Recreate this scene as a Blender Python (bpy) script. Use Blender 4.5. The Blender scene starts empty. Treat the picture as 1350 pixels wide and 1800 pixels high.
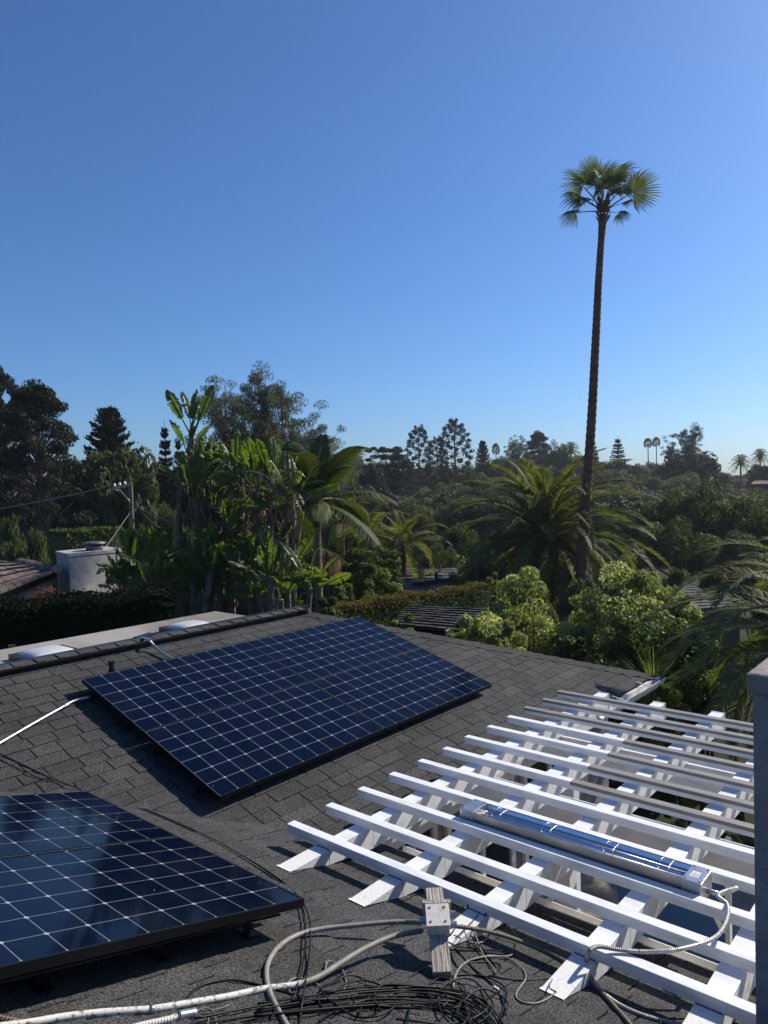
import bpy, math, random
import numpy as np
from mathutils import Vector, Matrix, Quaternion
C = bpy.context.scene
COL = C.collection
R_ = math.radians
# ------------------------------------------------------------------ camera
# the world: X runs along the pergola rafters, Y along its slats, Z up; the lens is the origin
FOC = 1297.8                                   # focal length in photograph pixels (1800 high)
YAW, PIT, ROL = 0.7044, -0.0358, -0.0271
def _axes():
    f = np.array([math.cos(YAW), math.sin(YAW), 0.]); r = np.array([math.sin(YAW), -math.cos(YAW), 0.]); u = np.array([0, 0, 1.])
    f2 = f*math.cos(PIT)+u*math.sin(PIT); u2 = u*math.cos(PIT)-f*math.sin(PIT)
    return r*math.cos(ROL)+u2*math.sin(ROL), u2*math.cos(ROL)-r*math.sin(ROL), f2
RT, UP, FW = _axes()
cam = bpy.data.cameras.new('camera')
cam.sensor_fit = 'VERTICAL'; cam.sensor_height = 36.0; cam.lens = 36.0*FOC/1800.0
cam.clip_start = 0.05; cam.clip_end = 6000.0
camo = bpy.data.objects.new('camera', cam); COL.objects.link(camo)
camo.matrix_world = Matrix(((RT[0], UP[0], -FW[0], 0), (RT[1], UP[1], -FW[1], 0), (RT[2], UP[2], -FW[2], 0), (0, 0, 0, 1)))
C.camera = camo
# ------------------------------------------------------------------ sky and sun
SUN = np.array([1.35, -0.40, 1.0]); SUN /= np.linalg.norm(SUN)
w = bpy.data.worlds.new('World'); C.world = w; w.use_nodes = True
nt = w.node_tree; nt.nodes.clear()
sky = nt.nodes.new('ShaderNodeTexSky'); sky.sky_type = 'NISHITA'; sky.sun_disc = False
sky.sun_elevation = math.asin(SUN[2]); sky.sun_rotation = math.atan2(SUN[0], SUN[1])
sky.altitude = 50; sky.air_density = 1.0; sky.dust_density = 0.8; sky.ozone_density = 8.0
bg = nt.nodes.new('ShaderNodeBackground'); bg.inputs['Strength'].default_value = 0.088
wo = nt.nodes.new('ShaderNodeOutputWorld')
wb = nt.nodes.new('ShaderNodeMix'); wb.data_type = 'RGBA'; wb.blend_type = 'MULTIPLY'; wb.inputs[0].default_value = 1.0
wb.inputs[7].default_value = (0.82, 0.99, 1.18, 1.0)          # the camera's cool white balance
nt.links.new(sky.outputs[0], wb.inputs[6]); nt.links.new(wb.outputs[2], bg.inputs[0]); nt.links.new(bg.outputs[0], wo.inputs[0])
sl = bpy.data.lights.new('sun', 'SUN'); sl.energy = 5.0; sl.angle = R_(0.53); sl.color = (1.0, 0.93, 0.82)
so = bpy.data.objects.new('sun', sl); COL.objects.link(so)
so.rotation_euler = Vector(-SUN).to_track_quat('-Z', 'Y').to_euler(); so.location = (20, -6, 40)
C.view_settings.view_transform = 'Standard'; C.view_settings.look = 'None'
C.view_settings.exposure = 0.30; C.view_settings.gamma = 1.0; C.view_settings.use_curve_mapping = False
C.cycles.max_bounces = 6; C.cycles.transparent_max_bounces = 6; C.cycles.transmission_bounces = 3

# ------------------------------------------------------------------ helpers
def ray(px, py): return FW + RT*((px-675.)/FOC) + UP*((900.-py)/FOC)
def gp(px, py, D): return ray(px, py)*D
def zp(px, py, z): d = ray(px, py); return d*(z/d[2])
def xp(px, py, x): d = ray(px, py); return d*(x/d[0])
def yp(px, py, y): d = ray(px, py); return d*(y/d[1])
T_ = R_(16.0); ST, CT = math.sin(T_), math.cos(T_)
NN = np.array([ST, 0, CT]); NM = np.array([0, -ST, CT]); DN, DM = -1.3975, -3.459
def onN(px, py, h=0.0): d = ray(px, py); return d*((DN+h)/(d@NN))
def onM(px, py, h=0.0): d = ray(px, py); return d*((DM+h)/(d@NM))
def zN(x): return (DN-ST*x)/CT
def zM(y): return (DM+ST*y)/CT
def A(*v): return np.array(v, float)

def tag(o, label=None, cat=None, group=None, kind=None):
    if label: o['label'] = label
    if cat: o['category'] = cat
    if group: o['group'] = group
    if kind: o['kind'] = kind
    return o
def thing(name, loc, label, cat, group=None):
    o = bpy.data.objects.new(name, None); COL.objects.link(o); o.location = Vector(loc); o.empty_display_size = 0.1
    return tag(o, label, cat, group)
def link(name, me, parent=None, loc=None):
    o = bpy.data.objects.new(name, me); COL.objects.link(o)
    if parent is not None: o.parent = parent
    if loc is not None: o.location = Vector(loc)
    return o
def mesh_np(name, V, F, mat, var=None, smooth=False):
    V = np.asarray(V, np.float32); F = np.asarray(F, np.int32); k = F.shape[1]
    me = bpy.data.meshes.new(name)
    me.vertices.add(len(V)); me.vertices.foreach_set('co', V.ravel())
    me.loops.add(F.size); me.loops.foreach_set('vertex_index', F.ravel())
    me.polygons.add(len(F)); me.polygons.foreach_set('loop_start', np.arange(0, F.size, k, dtype=np.int32))
    me.polygons.foreach_set('loop_total', np.full(len(F), k, np.int32))
    if smooth: me.polygons.foreach_set('use_smooth', np.ones(len(F), bool))
    if var is not None:
        a = me.attributes.new('var', 'FLOAT', 'POINT'); a.data.foreach_set('value', np.asarray(var, np.float32))
    me.update(calc_edges=True)
    if mat: me.materials.append(mat)
    return me
class MB:
    def __init__(s): s.v = []; s.f = []; s.a = []
    def add(s, V, F, var=0.5):
        b = len(s.v); s.v += [tuple(map(float, p)) for p in V]; s.f += [tuple(int(i)+b for i in q) for q in F]
        s.a += [var]*len(V) if np.isscalar(var) else list(var); return s
    def obox(s, o, ex, ey, ez, var=0.5):
        o, ex, ey, ez = (np.asarray(q, float) for q in (o, ex, ey, ez))
        V = [o, o+ex, o+ex+ey, o+ey, o+ez, o+ex+ez, o+ex+ey+ez, o+ey+ez]
        F = [(0, 3, 2, 1), (4, 5, 6, 7), (0, 1, 5, 4), (1, 2, 6, 5), (2, 3, 7, 6), (3, 0, 4, 7)]
        return s.add(V, F, var)
    def box(s, lo, hi, var=0.5):
        lo, hi = np.asarray(lo, float), np.asarray(hi, float); d = hi-lo
        return s.obox(lo, (d[0], 0, 0), (0, d[1], 0), (0, 0, d[2]), var)
    def bar(s, a, b, wd, ht, up=(0, 0, 1), var=0.5):          # beam centred on the line a-b
        a, b = np.asarray(a, float), np.asarray(b, float); d = b-a; x = d/np.linalg.norm(d)
        y = np.cross(up, x); y /= np.linalg.norm(y); z = np.cross(x, y)
        return s.obox(a-y*wd/2-z*ht/2, d, y*wd, z*ht, var)
    def tube(s, pts, r, seg=8, cap=True, var=0.5):
        P = np.asarray(pts, float); n = len(P); rr = np.full(n, r) if np.isscalar(r) else np.asarray(r, float)
        vv = [var]*n if np.isscalar(var) else list(var)
        T = np.gradient(P, axis=0); T /= np.linalg.norm(T, axis=1)[:, None]+1e-12
        u = np.cross(T[0], (0, 0, 1)); 
        if np.linalg.norm(u) < 1e-3: u = np.cross(T[0], (1, 0, 0))
        V = []; av = []
        for i in range(n):
            u = u-T[i]*(u@T[i]); u /= np.linalg.norm(u)+1e-12; wv = np.cross(T[i], u)
            for k in range(seg):
                an = 2*math.pi*k/seg; V.append(P[i]+rr[i]*(math.cos(an)*u+math.sin(an)*wv)); av.append(vv[i])
        F = [(i*seg+k, i*seg+(k+1) % seg, (i+1)*seg+(k+1) % seg, (i+1)*seg+k) for i in range(n-1) for k in range(seg)]
        if cap: F += [tuple(range(seg-1, -1, -1)), tuple((n-1)*seg+k for k in range(seg))]
        return s.add(V, F, av)
    def mesh(s, name, mat, org=(0, 0, 0), smooth=False):
        me = bpy.data.meshes.new(name); o = np.asarray(org, float)
        me.from_pydata([tuple(np.array(p)-o) for p in s.v], [], s.f)
        a = me.attributes.new('var', 'FLOAT', 'POINT'); a.data.foreach_set('value', np.array(s.a, np.float32))
        if smooth: me.polygons.foreach_set('use_smooth', np.ones(len(me.polygons), bool))
        me.materials.append(mat); me.update(); return me
    def build(s, name, mat, parent=None, smooth=False, bevel=0):
        org = np.array(parent_world(parent)) if parent is not None else np.mean(np.array(s.v), axis=0)*[1, 1, 0]+[0, 0, min(p[2] for p in s.v)]
        o = link(name, s.mesh(name, mat, org, smooth), parent, None if parent is not None else org)
        if bevel:
            m = o.modifiers.new('bevel', 'BEVEL'); m.width = bevel; m.segments = 2; m.limit_method = 'ANGLE'
        return o
def parent_world(o):
    v = Vector((0, 0, 0))
    while o is not None: v = v+o.location; o = o.parent
    return v
def smoothline(pts, n=8):
    P = [np.asarray(p, float) for p in pts]; P = [2*P[0]-P[1]]+P+[2*P[-1]-P[-2]]; out = []
    for i in range(1, len(P)-2):
        for k in range(n):
            t = k/n; a, b, c, d = P[i-1], P[i], P[i+1], P[i+2]
            out.append(0.5*((2*b)+(c-a)*t+(2*a-5*b+4*c-d)*t*t+(3*b-a-3*c+d)*t**3))
    out.append(P[-2]); return np.array(out)

# ------------------------------------------------------------------ materials
def newmat(name):
    m = bpy.data.materials.new(name); m.use_nodes = True; n = m.node_tree; n.nodes.clear()
    out = n.nodes.new('ShaderNodeOutputMaterial'); p = n.nodes.new('ShaderNodeBsdfPrincipled'); n.links.new(p.outputs[0], out.inputs[0])
    return m, n, p, out
def N_(n, t, **kw):
    x = n.nodes.new(t)
    for k, v in kw.items(): setattr(x, k, v)
    return x
def setin(x, **kw):
    for k, v in kw.items(): x.inputs[k.replace('_', ' ')].default_value = v
    return x
def c4(c): return (c[0], c[1], c[2], 1.0)
def mixcol(n, fac, a, b, mode='MIX'):
    x = N_(n, 'ShaderNodeMix', data_type='RGBA', blend_type=mode)
    for sock, val in ((0, fac), (6, a), (7, b)):
        if isinstance(val, bpy.types.NodeSocket): n.links.new(val, x.inputs[sock])
        else: x.inputs[sock].default_value = val if sock == 0 else c4(val)
    return x.outputs[2]
def noise(n, vec, scale, detail=4, rough=0.6):
    x = N_(n, 'ShaderNodeTexNoise'); setin(x, Scale=scale, Detail=detail, Roughness=rough); n.links.new(vec, x.inputs['Vector']); return x.outputs[0]
def ramp(n, fac, lo, hi, a=0., b=1.):
    x = N_(n, 'ShaderNodeMapRange'); n.links.new(fac, x.inputs[0]); x.inputs[1].default_value = lo; x.inputs[2].default_value = hi
    x.inputs[3].default_value = a; x.inputs[4].default_value = b; return x.outputs[0]
def var(n): return N_(n, 'ShaderNodeAttribute', attribute_name='var').outputs['Fac']
def pos(n): return N_(n, 'ShaderNodeNewGeometry').outputs['Position']
def obj_co(n): return N_(n, 'ShaderNodeTexCoord').outputs['Object']
def bump(n, p, h, strength=0.3, dist=0.01):
    b = N_(n, 'ShaderNodeBump'); setin(b, Strength=strength, Distance=dist); n.links.new(h, b.inputs['Height']); n.links.new(b.outputs[0], p.inputs['Normal'])
def simple(name, col, rough=0.5, metal=0.0, spec=0.5, ns=0.0, nscale=8.0, dark=None, bmp=0.0, bscale=60., vr=False, vec=None, stretch=None, lo=.35, hi=.65, basis=None):
    m, n, p, o = newmat(name); setin(p, Roughness=rough, Metallic=metal); p.inputs['Specular IOR Level'].default_value = spec
    v = pos(n) if vec is None else obj_co(n)
    if basis is not None:
        cx = N_(n, 'ShaderNodeCombineXYZ')
        for k in range(3):
            dt = N_(n, 'ShaderNodeVectorMath', operation='DOT_PRODUCT'); n.links.new(v, dt.inputs[0]); dt.inputs[1].default_value = tuple(basis[k]); n.links.new(dt.outputs['Value'], cx.inputs[k])
        v = cx.outputs[0]
    if stretch is not None:
        mp = N_(n, 'ShaderNodeMapping'); mp.inputs['Scale'].default_value = stretch; n.links.new(v, mp.inputs[0]); v = mp.outputs[0]
    base = c4(col)
    if ns > 0:
        f = ramp(n, noise(n, v, nscale), lo, hi); d = dark or tuple(q*(1-ns) for q in col)
        base = mixcol(n, f, d, col)
        n.links.new(base, p.inputs['Base Color'])
    else: p.inputs['Base Color'].default_value = base
    if vr:
        s = ramp(n, var(n), 0, 1, .72, 1.28)
        mm = N_(n, 'ShaderNodeMix', data_type='RGBA', blend_type='MULTIPLY'); mm.inputs[0].default_value = 1
        if ns > 0: n.links.new(base, mm.inputs[6])
        else: mm.inputs[6].default_value = base
        cc = N_(n, 'ShaderNodeCombineColor'); 
        for k in range(3): n.links.new(s, cc.inputs[k])
        n.links.new(cc.outputs[0], mm.inputs[7]); n.links.new(mm.outputs[2], p.inputs['Base Color'])
    if bmp > 0: bump(n, p, noise(n, v, bscale, 3), bmp, 0.01)
    return m
def leafmat(name, a, b, c=None, trans=0.35, tcol=None, rough=0.62, spec=0.16):
    """leaf colour goes from a to b (then c) over the leaf's own random value; light also passes through."""
    m, n, p, o = newmat(name); setin(p, Roughness=rough); p.inputs['Specular IOR Level'].default_value = spec
    cr = N_(n, 'ShaderNodeValToRGB'); cr.color_ramp.elements[0].color = c4(a); cr.color_ramp.elements[1].color = c4(c or b)
    if c: e = cr.color_ramp.elements.new(0.6); e.color = c4(b)
    n.links.new(var(n), cr.inputs[0]); n.links.new(cr.outputs[0], p.inputs['Base Color'])
    t = N_(n, 'ShaderNodeBsdfTranslucent')
    tc = tcol or (1.7, 1.9, 0.7)
    n.links.new(mixcol(n, 1.0, cr.outputs[0], tc, 'MULTIPLY'), t.inputs[0])
    mx = N_(n, 'ShaderNodeMixShader'); mx.inputs[0].default_value = trans
    n.links.new(p.outputs[0], mx.inputs[1]); n.links.new(t.outputs[0], mx.inputs[2]); n.links.new(mx.outputs[0], o.inputs[0])
    return m
def shingle_mat(name, col, speck):
    m, n, p, o = newmat(name); setin(p, Roughness=0.93); p.inputs['Specular IOR Level'].default_value = 0.25
    v = pos(n); g = noise(n, v, 125, 2, .75); s = ramp(n, g, .41, .63, 0, 1)
    big = ramp(n, noise(n, v, 1.3, 3), .3, .7, .82, 1.16); med = ramp(n, noise(n, v, 14, 4), .3, .7, .84, 1.16)
    vv = ramp(n, var(n), 0, 1, .80, 1.20)
    mu = N_(n, 'ShaderNodeMath', operation='MULTIPLY'); n.links.new(big, mu.inputs[0]); n.links.new(vv, mu.inputs[1])
    m2 = N_(n, 'ShaderNodeMath', operation='MULTIPLY'); n.links.new(mu.outputs[0], m2.inputs[0]); n.links.new(med, m2.inputs[1])
    cc = N_(n, 'ShaderNodeCombineColor')
    for k in range(3): n.links.new(m2.outputs[0], cc.inputs[k])
    base = mixcol(n, s, col, speck)
    n.links.new(mixcol(n, 1.0, base, cc.outputs[0], 'MULTIPLY'), p.inputs['Base Color'])
    bump(n, p, g, 0.55, 0.004); return m
M = {}
M['shingle'] = shingle_mat('asphalt_shingle', (.0125, .0125, .013), (.100, .098, .094))
M['deck'] = simple('roof_felt', (.006, .006, .006), .95, 0, .1)
M['black_metal'] = simple('black_metal', (.012, .012, .014), .38, .0, .5)
M['black_frame'] = simple('black_anodised_frame', (.005, .005, .006), .4, 0, .25)
M['white_vinyl'] = simple('white_vinyl', (.80, .80, .79), .42, 0, .4, .2, 7.0, (.66, .645, .61), .06, 40, stretch=(2.5, .6, 2.5), lo=.28, hi=.55)
M['white_paint'] = simple('white_paint', (.74, .73, .70), .5, 0, .4, .25, 6.0, (.6, .58, .53), .15, 40)
M['white_flaky'] = simple('flaking_white_paint', (.74, .72, .68), .6, 0, .3, .5, 28, (.52, .49, .43), .3, 60, lo=.26, hi=.40)
M['bronze'] = simple('bronze_cap', (.275, .25, .22), .5, 0, .4, .25, 9, stretch=(3, .5, 3))
M['stucco'] = simple('white_stucco', (.40, .385, .37), .9, 0, .2, .3, 5, None, .9, 30)
M['stucco2'] = simple('painted_stucco', (.32, .272, .25), .92, 0, .15, .28, 11, None, 1.0, 45)
M['flat_roof'] = simple('flat_roof_coating', (.32, .30, .265), .85, 0, .2, .35, 1.1, (.17, .155, .135), .1, 30, stretch=(1, .5, 1))
M['dome'] = simple('skylight_dome', (.58, .58, .58), .3, 0, .4, .15, 4)
M['galv'] = simple('galvanised_steel', (.55, .56, .57), .32, .85, .5, .25, 20)
M['cowl'] = simple('dull_cowl_metal', (.20, .20, .21), .5, .6, .4, .3, 9)
M['steel'] = simple('stainless_steel', (.40, .375, .34), .42, .9, .5, .2, 12)
M['mirror'] = simple('polished_reflector', (.62, .66, .74), .16, 1.0, .5, .12, 20)
M['rubber'] = simple('black_rubber', (.007, .007, .007), .45, 0, .22, .3, 30)
M['wood'] = simple('weathered_wood', (.56, .50, .41), .88, 0, .15, .7, 16, (.30, .25, .19), .8, 60, lo=.30, hi=.52)
M['timber'] = simple('pole_timber', (.20, .15, .11), .9, 0, .2, .4, 8, None, .5, 20)
M['ground'] = simple('ground', (.040, .042, .022), .95, 0, .1, .5, .35, (.022, .030, .012), .4, 4)
M['patio'] = simple('patio_paving', (.30, .28, .25), .8, 0, .2, .3, 2.0)
M['glass_dark'] = simple('dark_window_glass', (.012, .014, .016), .06, 0, .6)
M['blue'] = simple('painted_sky_reflection', (.055, .16, .36), .6, 0, .3, .15, 2)  # sky mirrored in door glass, put in as a plain blue colour
M['bark'] = simple('bark', (.115, .085, .062), .95, 0, .1, .5, 6, None, .8, 12)
M['bark_grey'] = simple('grey_bark', (.21, .18, .15), .95, 0, .1, .5, 5, None, .8, 10)
M['palm_bark'] = simple('palm_bark', (.20, .108, .068), .95, 0, .1, .45, 4, None, .8, 14)
M['ring_bark'] = simple('ringed_palm_bark', (.24, .19, .14), .9, 0, .1, .45, 3, None, .5, 14, stretch=(.6, .6, 6))
M['husk'] = leafmat('dry_husk', (.09, .065, .045), (.25, .19, .13), None, .15, (1.2, 1, .7), .8, .1)
M['clay'] = simple('brown_roof_tile', (.27, .20, .155), .85, 0, .2, .45, 3.0, (.13, .09, .075), .3, 30, vr=True)
M['far_shingle'] = simple('grey_roof_shingle', (.085, .080, .076), .9, 0, .2, .3, 2.0, None, .3, 30, vr=True)
M['ceramic'] = simple('porcelain', (.8, .8, .78), .3)
M['wire'] = simple('overhead_wire', (.10, .10, .10), .5)
# the cable jackets and conduits
def conduit_mat(name, bare, paint, rough=.5, metal=0.):
    m, n, p, o = newmat(name); setin(p, Roughness=rough, Metallic=metal)
    v = pos(n); ns = ramp(n, noise(n, v, 55, 4, .7), .40, .47); dirt = ramp(n, noise(n, v, 18, 5, .7), .35, .7)
    mu = N_(n, 'ShaderNodeMath', operation='MULTIPLY'); n.links.new(var(n), mu.inputs[0]); n.links.new(ns, mu.inputs[1])
    b = mixcol(n, dirt, tuple(q*.55 for q in bare), bare); n.links.new(mixcol(n, mu.outputs[0], b, paint), p.inputs['Base Color'])
    return m
M['conduit_white'] = conduit_mat('painted_conduit', (.24, .215, .18), (.60, .57, .51), .6)
M['conduit_grey'] = conduit_mat('grey_conduit', (.25, .225, .19), (.42, .38, .32), .55)
M['flex_steel'] = conduit_mat('flexible_steel_conduit', (.33, .30, .255), (.56, .54, .49), .45, .3)
M['armour'] = conduit_mat('rusty_armoured_conduit', (.17, .135, .10), (.24, .20, .15), .6, .3)
M['box_metal'] = simple('painted_rusty_box', (.66, .62, .55), .6, 0, .3, .5, 22, (.47, .40, .32), .2, 40, lo=.28, hi=.48)
M['rust'] = simple('rusty_screw', (.16, .09, .05), .8)
M['red_plastic'] = simple('red_wire_nut', (.5, .06, .06), .4)
# solar cells: near-black silicon behind glossy anti-reflective glass
def cellmat():
    m, n, p, o = newmat('solar_cell'); v = var(n)
    cb = mixcol(n, v, (.0006, .0030, .0125), (.0011, .0042, .0165)); ps = pos(n)
    vo = N_(n, 'ShaderNodeTexVoronoi'); setin(vo, Scale=9.0); n.links.new(ps, vo.inputs['Vector']); spot = ramp(n, vo.outputs['Distance'], .020, .034, .8, 0)
    film = ramp(n, noise(n, ps, 5, 5, .7), .45, .8, 0, .010); mx = N_(n, 'ShaderNodeMath', operation='MAXIMUM'); n.links.new(spot, mx.inputs[0]); n.links.new(film, mx.inputs[1])
    n.links.new(mixcol(n, mx.outputs[0], cb, (.45, .44, .42)), p.inputs['Base Color'])
    n.links.new(ramp(n, noise(n, ps, 2.2, 4), .3, .75, .055, .11), p.inputs['Coat Roughness'])
    setin(p, Roughness=.35); p.inputs['Specular IOR Level'].default_value = .0
    p.inputs['Coat Weight'].default_value = .60; p.inputs['Coat IOR'].default_value = 1.33
    return m
M['cell'] = cellmat()
def sheetmat():
    m, n, p, o = newmat('white_backsheet'); p.inputs['Base Color'].default_value = (.33, .34, .35, 1); setin(p, Roughness=.4)
    p.inputs['Coat Weight'].default_value = .6; p.inputs['Coat Roughness'].default_value = .04; return m
M['sheet'] = sheetmat()
# foliage
M['oak'] = leafmat('oak_leaf', (.034, .042, .017), (.070, .080, .032), (.13, .138, .058), .30)
M['oak2'] = leafmat('olive_leaf', (.042, .050, .023), (.080, .088, .040), (.14, .14, .07), .3)
M['oak3'] = leafmat('grey_green_leaf', (.055, .060, .036), (.10, .105, .062), (.16, .16, .095), .3)
M['oak4'] = leafmat('deep_green_leaf', (.018, .027, .012), (.036, .048, .020), (.07, .08, .032), .22)
M['cyp'] = leafmat('cypress_needle', (.013, .018, .010), (.024, .030, .016), (.045, .050, .026), .12)
M['pine'] = leafmat('pine_needle', (.040, .046, .026), (.068, .074, .040), (.11, .11, .06), .25)
M['bunya'] = leafmat('bunya_needle', (.010, .017, .009), (.020, .029, .015), None, .1)
M['date'] = leafmat('date_palm_leaf', (.055, .068, .022), (.105, .118, .036), (.20, .20, .06), .34)
M['queen'] = leafmat('queen_palm_leaf', (.036, .056, .018), (.058, .078, .024), (.13, .13, .042), .28)
M['fan'] = leafmat('fan_palm_leaf', (.045, .062, .025), (.078, .098, .040), (.12, .135, .06), .32)
M['bop'] = leafmat('paddle_leaf', (.036, .060, .017), (.068, .098, .026), (.12, .15, .038), .50, (2.0, 2.1, .55), .4, .35)
M['petiole'] = leafmat('leaf_stalk', (.07, .09, .03), (.15, .15, .07), None, .1)
M['rachis'] = leafmat('palm_rachis', (.12, .12, .045), (.20, .18, .08), None, .05)
M['pitto'] = leafmat('variegated_leaf', (.085, .112, .038), (.23, .25, .098), (.52, .52, .31), .48, (1.5, 1.6, .7), .65, .1)
M['pitto_d'] = leafmat('glossy_dark_leaf', (.036, .056, .020), (.075, .105, .034), (.18, .20, .08), .36, None, .5, .22)
M['hedge'] = leafmat('hedge_leaf', (.036, .054, .019), (.072, .092, .031), (.13, .14, .05), .32)
M['round'] = leafmat('fine_bright_leaf', (.055, .075, .025), (.10, .125, .04), (.17, .19, .07), .34)
M['hedge_red'] = leafmat('russet_hedge_leaf', (.05, .060, .022), (.10, .080, .032), (.17, .10, .045), .30)
M['dark_hedge'] = leafmat('shaded_hedge_leaf', (.005, .008, .004), (.010, .014, .007), (.02, .025, .011), .08, None, .7, .05)  # near-black leaf colour carries the shade on the hedge's near side
M['red_leaf'] = leafmat('red_leaf', (.10, .035, .025), (.17, .06, .045), None, .3)
M['lime'] = leafmat('lime_leaf', (.07, .11, .025), (.15, .19, .05), (.24, .26, .07), .40)
M['dry'] = leafmat('dry_frond', (.20, .11, .065), (.36, .21, .13), None, .3, (1.2, 1., .7))
M['orange'] = leafmat('orange_frond', (.10, .10, .025), (.24, .19, .04), None, .35)
M['yellow'] = leafmat('yellow_leaf', (.36, .26, .03), (.5, .38, .05), None, .3)
M['magenta'] = leafmat('magenta_flower', (.30, .02, .09), (.42, .05, .16), None, .3)

# ------------------------------------------------------------------ terrain
DEP = [-2000, 0, 10, 22, 40, 70, 105, 150, 210, 320, 2500]
HGT = [-5.0, -5.0, -5.1, -6.0, -7.0, -8.5, -8.0, -5.0, -2.5, -1.0, 2.0]
FX, FY = math.cos(YAW), math.sin(YAW)
def terr(x, y): return np.interp(x*FX+y*FY, DEP, HGT)
def build_ground():
    rr = np.concatenate([[0], np.geomspace(3, 2400, 60)]); na = 96; V = [(0, 0, -5.0)]
    for r in rr[1:]:
        for k in range(na):
            a = 2*math.pi*k/na; x, y = r*math.cos(a), r*math.sin(a); V.append((x, y, float(terr(x, y))))
    F = [(0, 1+k, 1+(k+1) % na) for k in range(na)]
    MB_ = MB(); MB_.v = V; MB_.a = [.5]*len(V)
    for i in range(len(rr)-2):
        b = 1+i*na; MB_.f += [(b+k, b+na+k, b+na+(k+1) % na, b+(k+1) % na) for k in range(na)]
    MB_.f += F; me = MB_.mesh('ground', M['ground'], (0, 0, 0), True); o = link('ground', me); o['kind'] = 'structure'
build_ground()

# ------------------------------------------------------------------ the house: two shingled roofs meeting in a valley
rng = np.random.default_rng(7)
EZ = -2.58; EXN = 3.93; EYM = 3.55; KV = 7.48
RIDGE_Y = 6.96; RX = 6.50; CX = 9.50
house = thing('house', (5, 4, -5.0), 'house under the black asphalt shingle roofs that carry the solar panels', 'house')
HL = np.array(house.location)
def hipx(y): return CX+(RX-CX)*(y-EYM)/(RIDGE_Y-EYM)
def pM(x, y, h=0.): return A(x, y, zM(y))+NM*h
def pN(x, y, h=0.): return A(x, y, zN(x))+NN*h
b = MB()
b.add([pM(3.93, EYM), pM(CX, EYM), pM(RX, RIDGE_Y), pM(KV-RIDGE_Y, RIDGE_Y)], [(0, 1, 2, 3)])
b.add([pM(KV-RIDGE_Y, RIDGE_Y), pM(RX, RIDGE_Y), A(RX, 7.35, -1.74), A(-1., 7.35, -1.74)], [(0, 1, 2, 3)])
b.add([pM(CX, EYM), A(CX, 10.4, EZ), A(RX, 7.35, -1.74), pM(RX, RIDGE_Y)], [(0, 1, 2, 3)])
b.build('main_roof_deck', M['deck'], house)
b = MB()
b.add([pN(EXN, -3), pN(EXN, KV-EXN), pN(.48, KV-.48), pN(-.2, KV-.48), pN(-.2, -3)], [(0, 1, 2, 3, 4)])
b.add([pN(-.2, -3), pN(-.2, KV-.48), A(-4, KV-.48, zN(-.2)-1.1), A(-4, -3, zN(-.2)-1.1)], [(0, 1, 2, 3)])
b.build('near_roof_deck', M['deck'], house)
# shingle tabs: every course is a row of tabs with an uneven butt, laid over the course below
EXPO = 0.143
tabs = []                                    # (area in view, local verts, var, z)
def inview(P):
    d = P@FW
    if d < .4: return None
    return np.array([675+FOC*(P@RT)/d, 900-FOC*(P@UP)/d, d])
def tab(pf, a0, a1, b0, b1, w0, w1, wfun):
    """pf(u, w, h) -> point; the tab spans u a0..a1 at its butt and b0..b1 at its head."""
    lift = .0080+rng.uniform(-.002, .003); dw = rng.uniform(-.004, .004)
    V = [pf(a0, w0+dw, lift), pf(a1, w0+dw, lift+rng.uniform(-.0015, .0015)), pf(b1, w1, .0018), pf(b0, w1, .0018), pf(a0, w0+dw, .0004), pf(a1, w0+dw, .0004)]
    F = [(0, 1, 2, 3), (4, 5, 1, 0), (3, 4, 0), (5, 2, 1)]
    c = (V[0]+V[1]+V[2]+V[3])/4; q = inview(c)
    ok = q is not None and -40 < q[0] < 1390 and 1040 < q[1] < 1840
    tabs.append((1/q[2] if ok else 0, V, F, float(np.clip(rng.normal(.5, .24), 0, 1)), q if ok else None))
nrow = int((RIDGE_Y-EYM)/CT/EXPO)+1
for r in range(nrow):                        # main roof, eave along X
    w0 = r*EXPO; w1 = min(w0+EXPO+.012, (RIDGE_Y-EYM)/CT)
    f = lambda u, w, h: pM(u, EYM+w*CT, h)
    y0, y1 = EYM+w0*CT, EYM+w1*CT
    lo0, lo1, hi0, hi1 = KV-y0, KV-y1, hipx(y0), hipx(y1)
    u = max(lo0, lo1)-rng.uniform(0, .3); lst = []
    while u < max(hi0, hi1)+.3:
        wd = rng.choice([.15, .2, .26, .31, .34])+rng.uniform(-.012, .012); lst.append((u, u+wd-.010)); u += wd
    for (a, c_) in lst:
        a0, a1, b0, b1 = max(a, lo0), min(c_, hi0), max(a, lo1), min(c_, hi1)
        if a == lst[0][0]: a0, b0 = lo0, lo1
        if a1-a0 < .01 and b1-b0 < .01: continue
        a1 = max(a1, a0+.002); b1 = max(b1, b0+.002)
        tab(f, a0, a1, b0, b1, w0, w1, None)
nrow = int((EXPO*0+(EXN+.2))/CT/EXPO)
for r in range(nrow):                        # near roof, eave along Y (u runs along -Y so the faces look up)
    w0 = r*EXPO; w1 = w0+EXPO+.012
    f = lambda u, w, h: pN(EXN-w*CT, -u, h)
    y0, y1 = KV-(EXN-w0*CT), KV-(EXN-w1*CT)
    u = -max(y0, y1)-rng.uniform(0, .3); first = True
    while u < 1.2:
        wd = rng.choice([.15, .2, .26, .31, .34])+rng.uniform(-.012, .012); a, c_ = u, u+wd-.009; u += wd
        a0, b0 = max(a, -y0), max(a, -y1); a1, b1 = c_, c_
        if a1 <= max(-y0, -y1): a1, b1 = max(a1, a0+.002), max(b1, b0+.002)
        tab(f, a0, a1, b0, b1, w0, w1, None)
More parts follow.
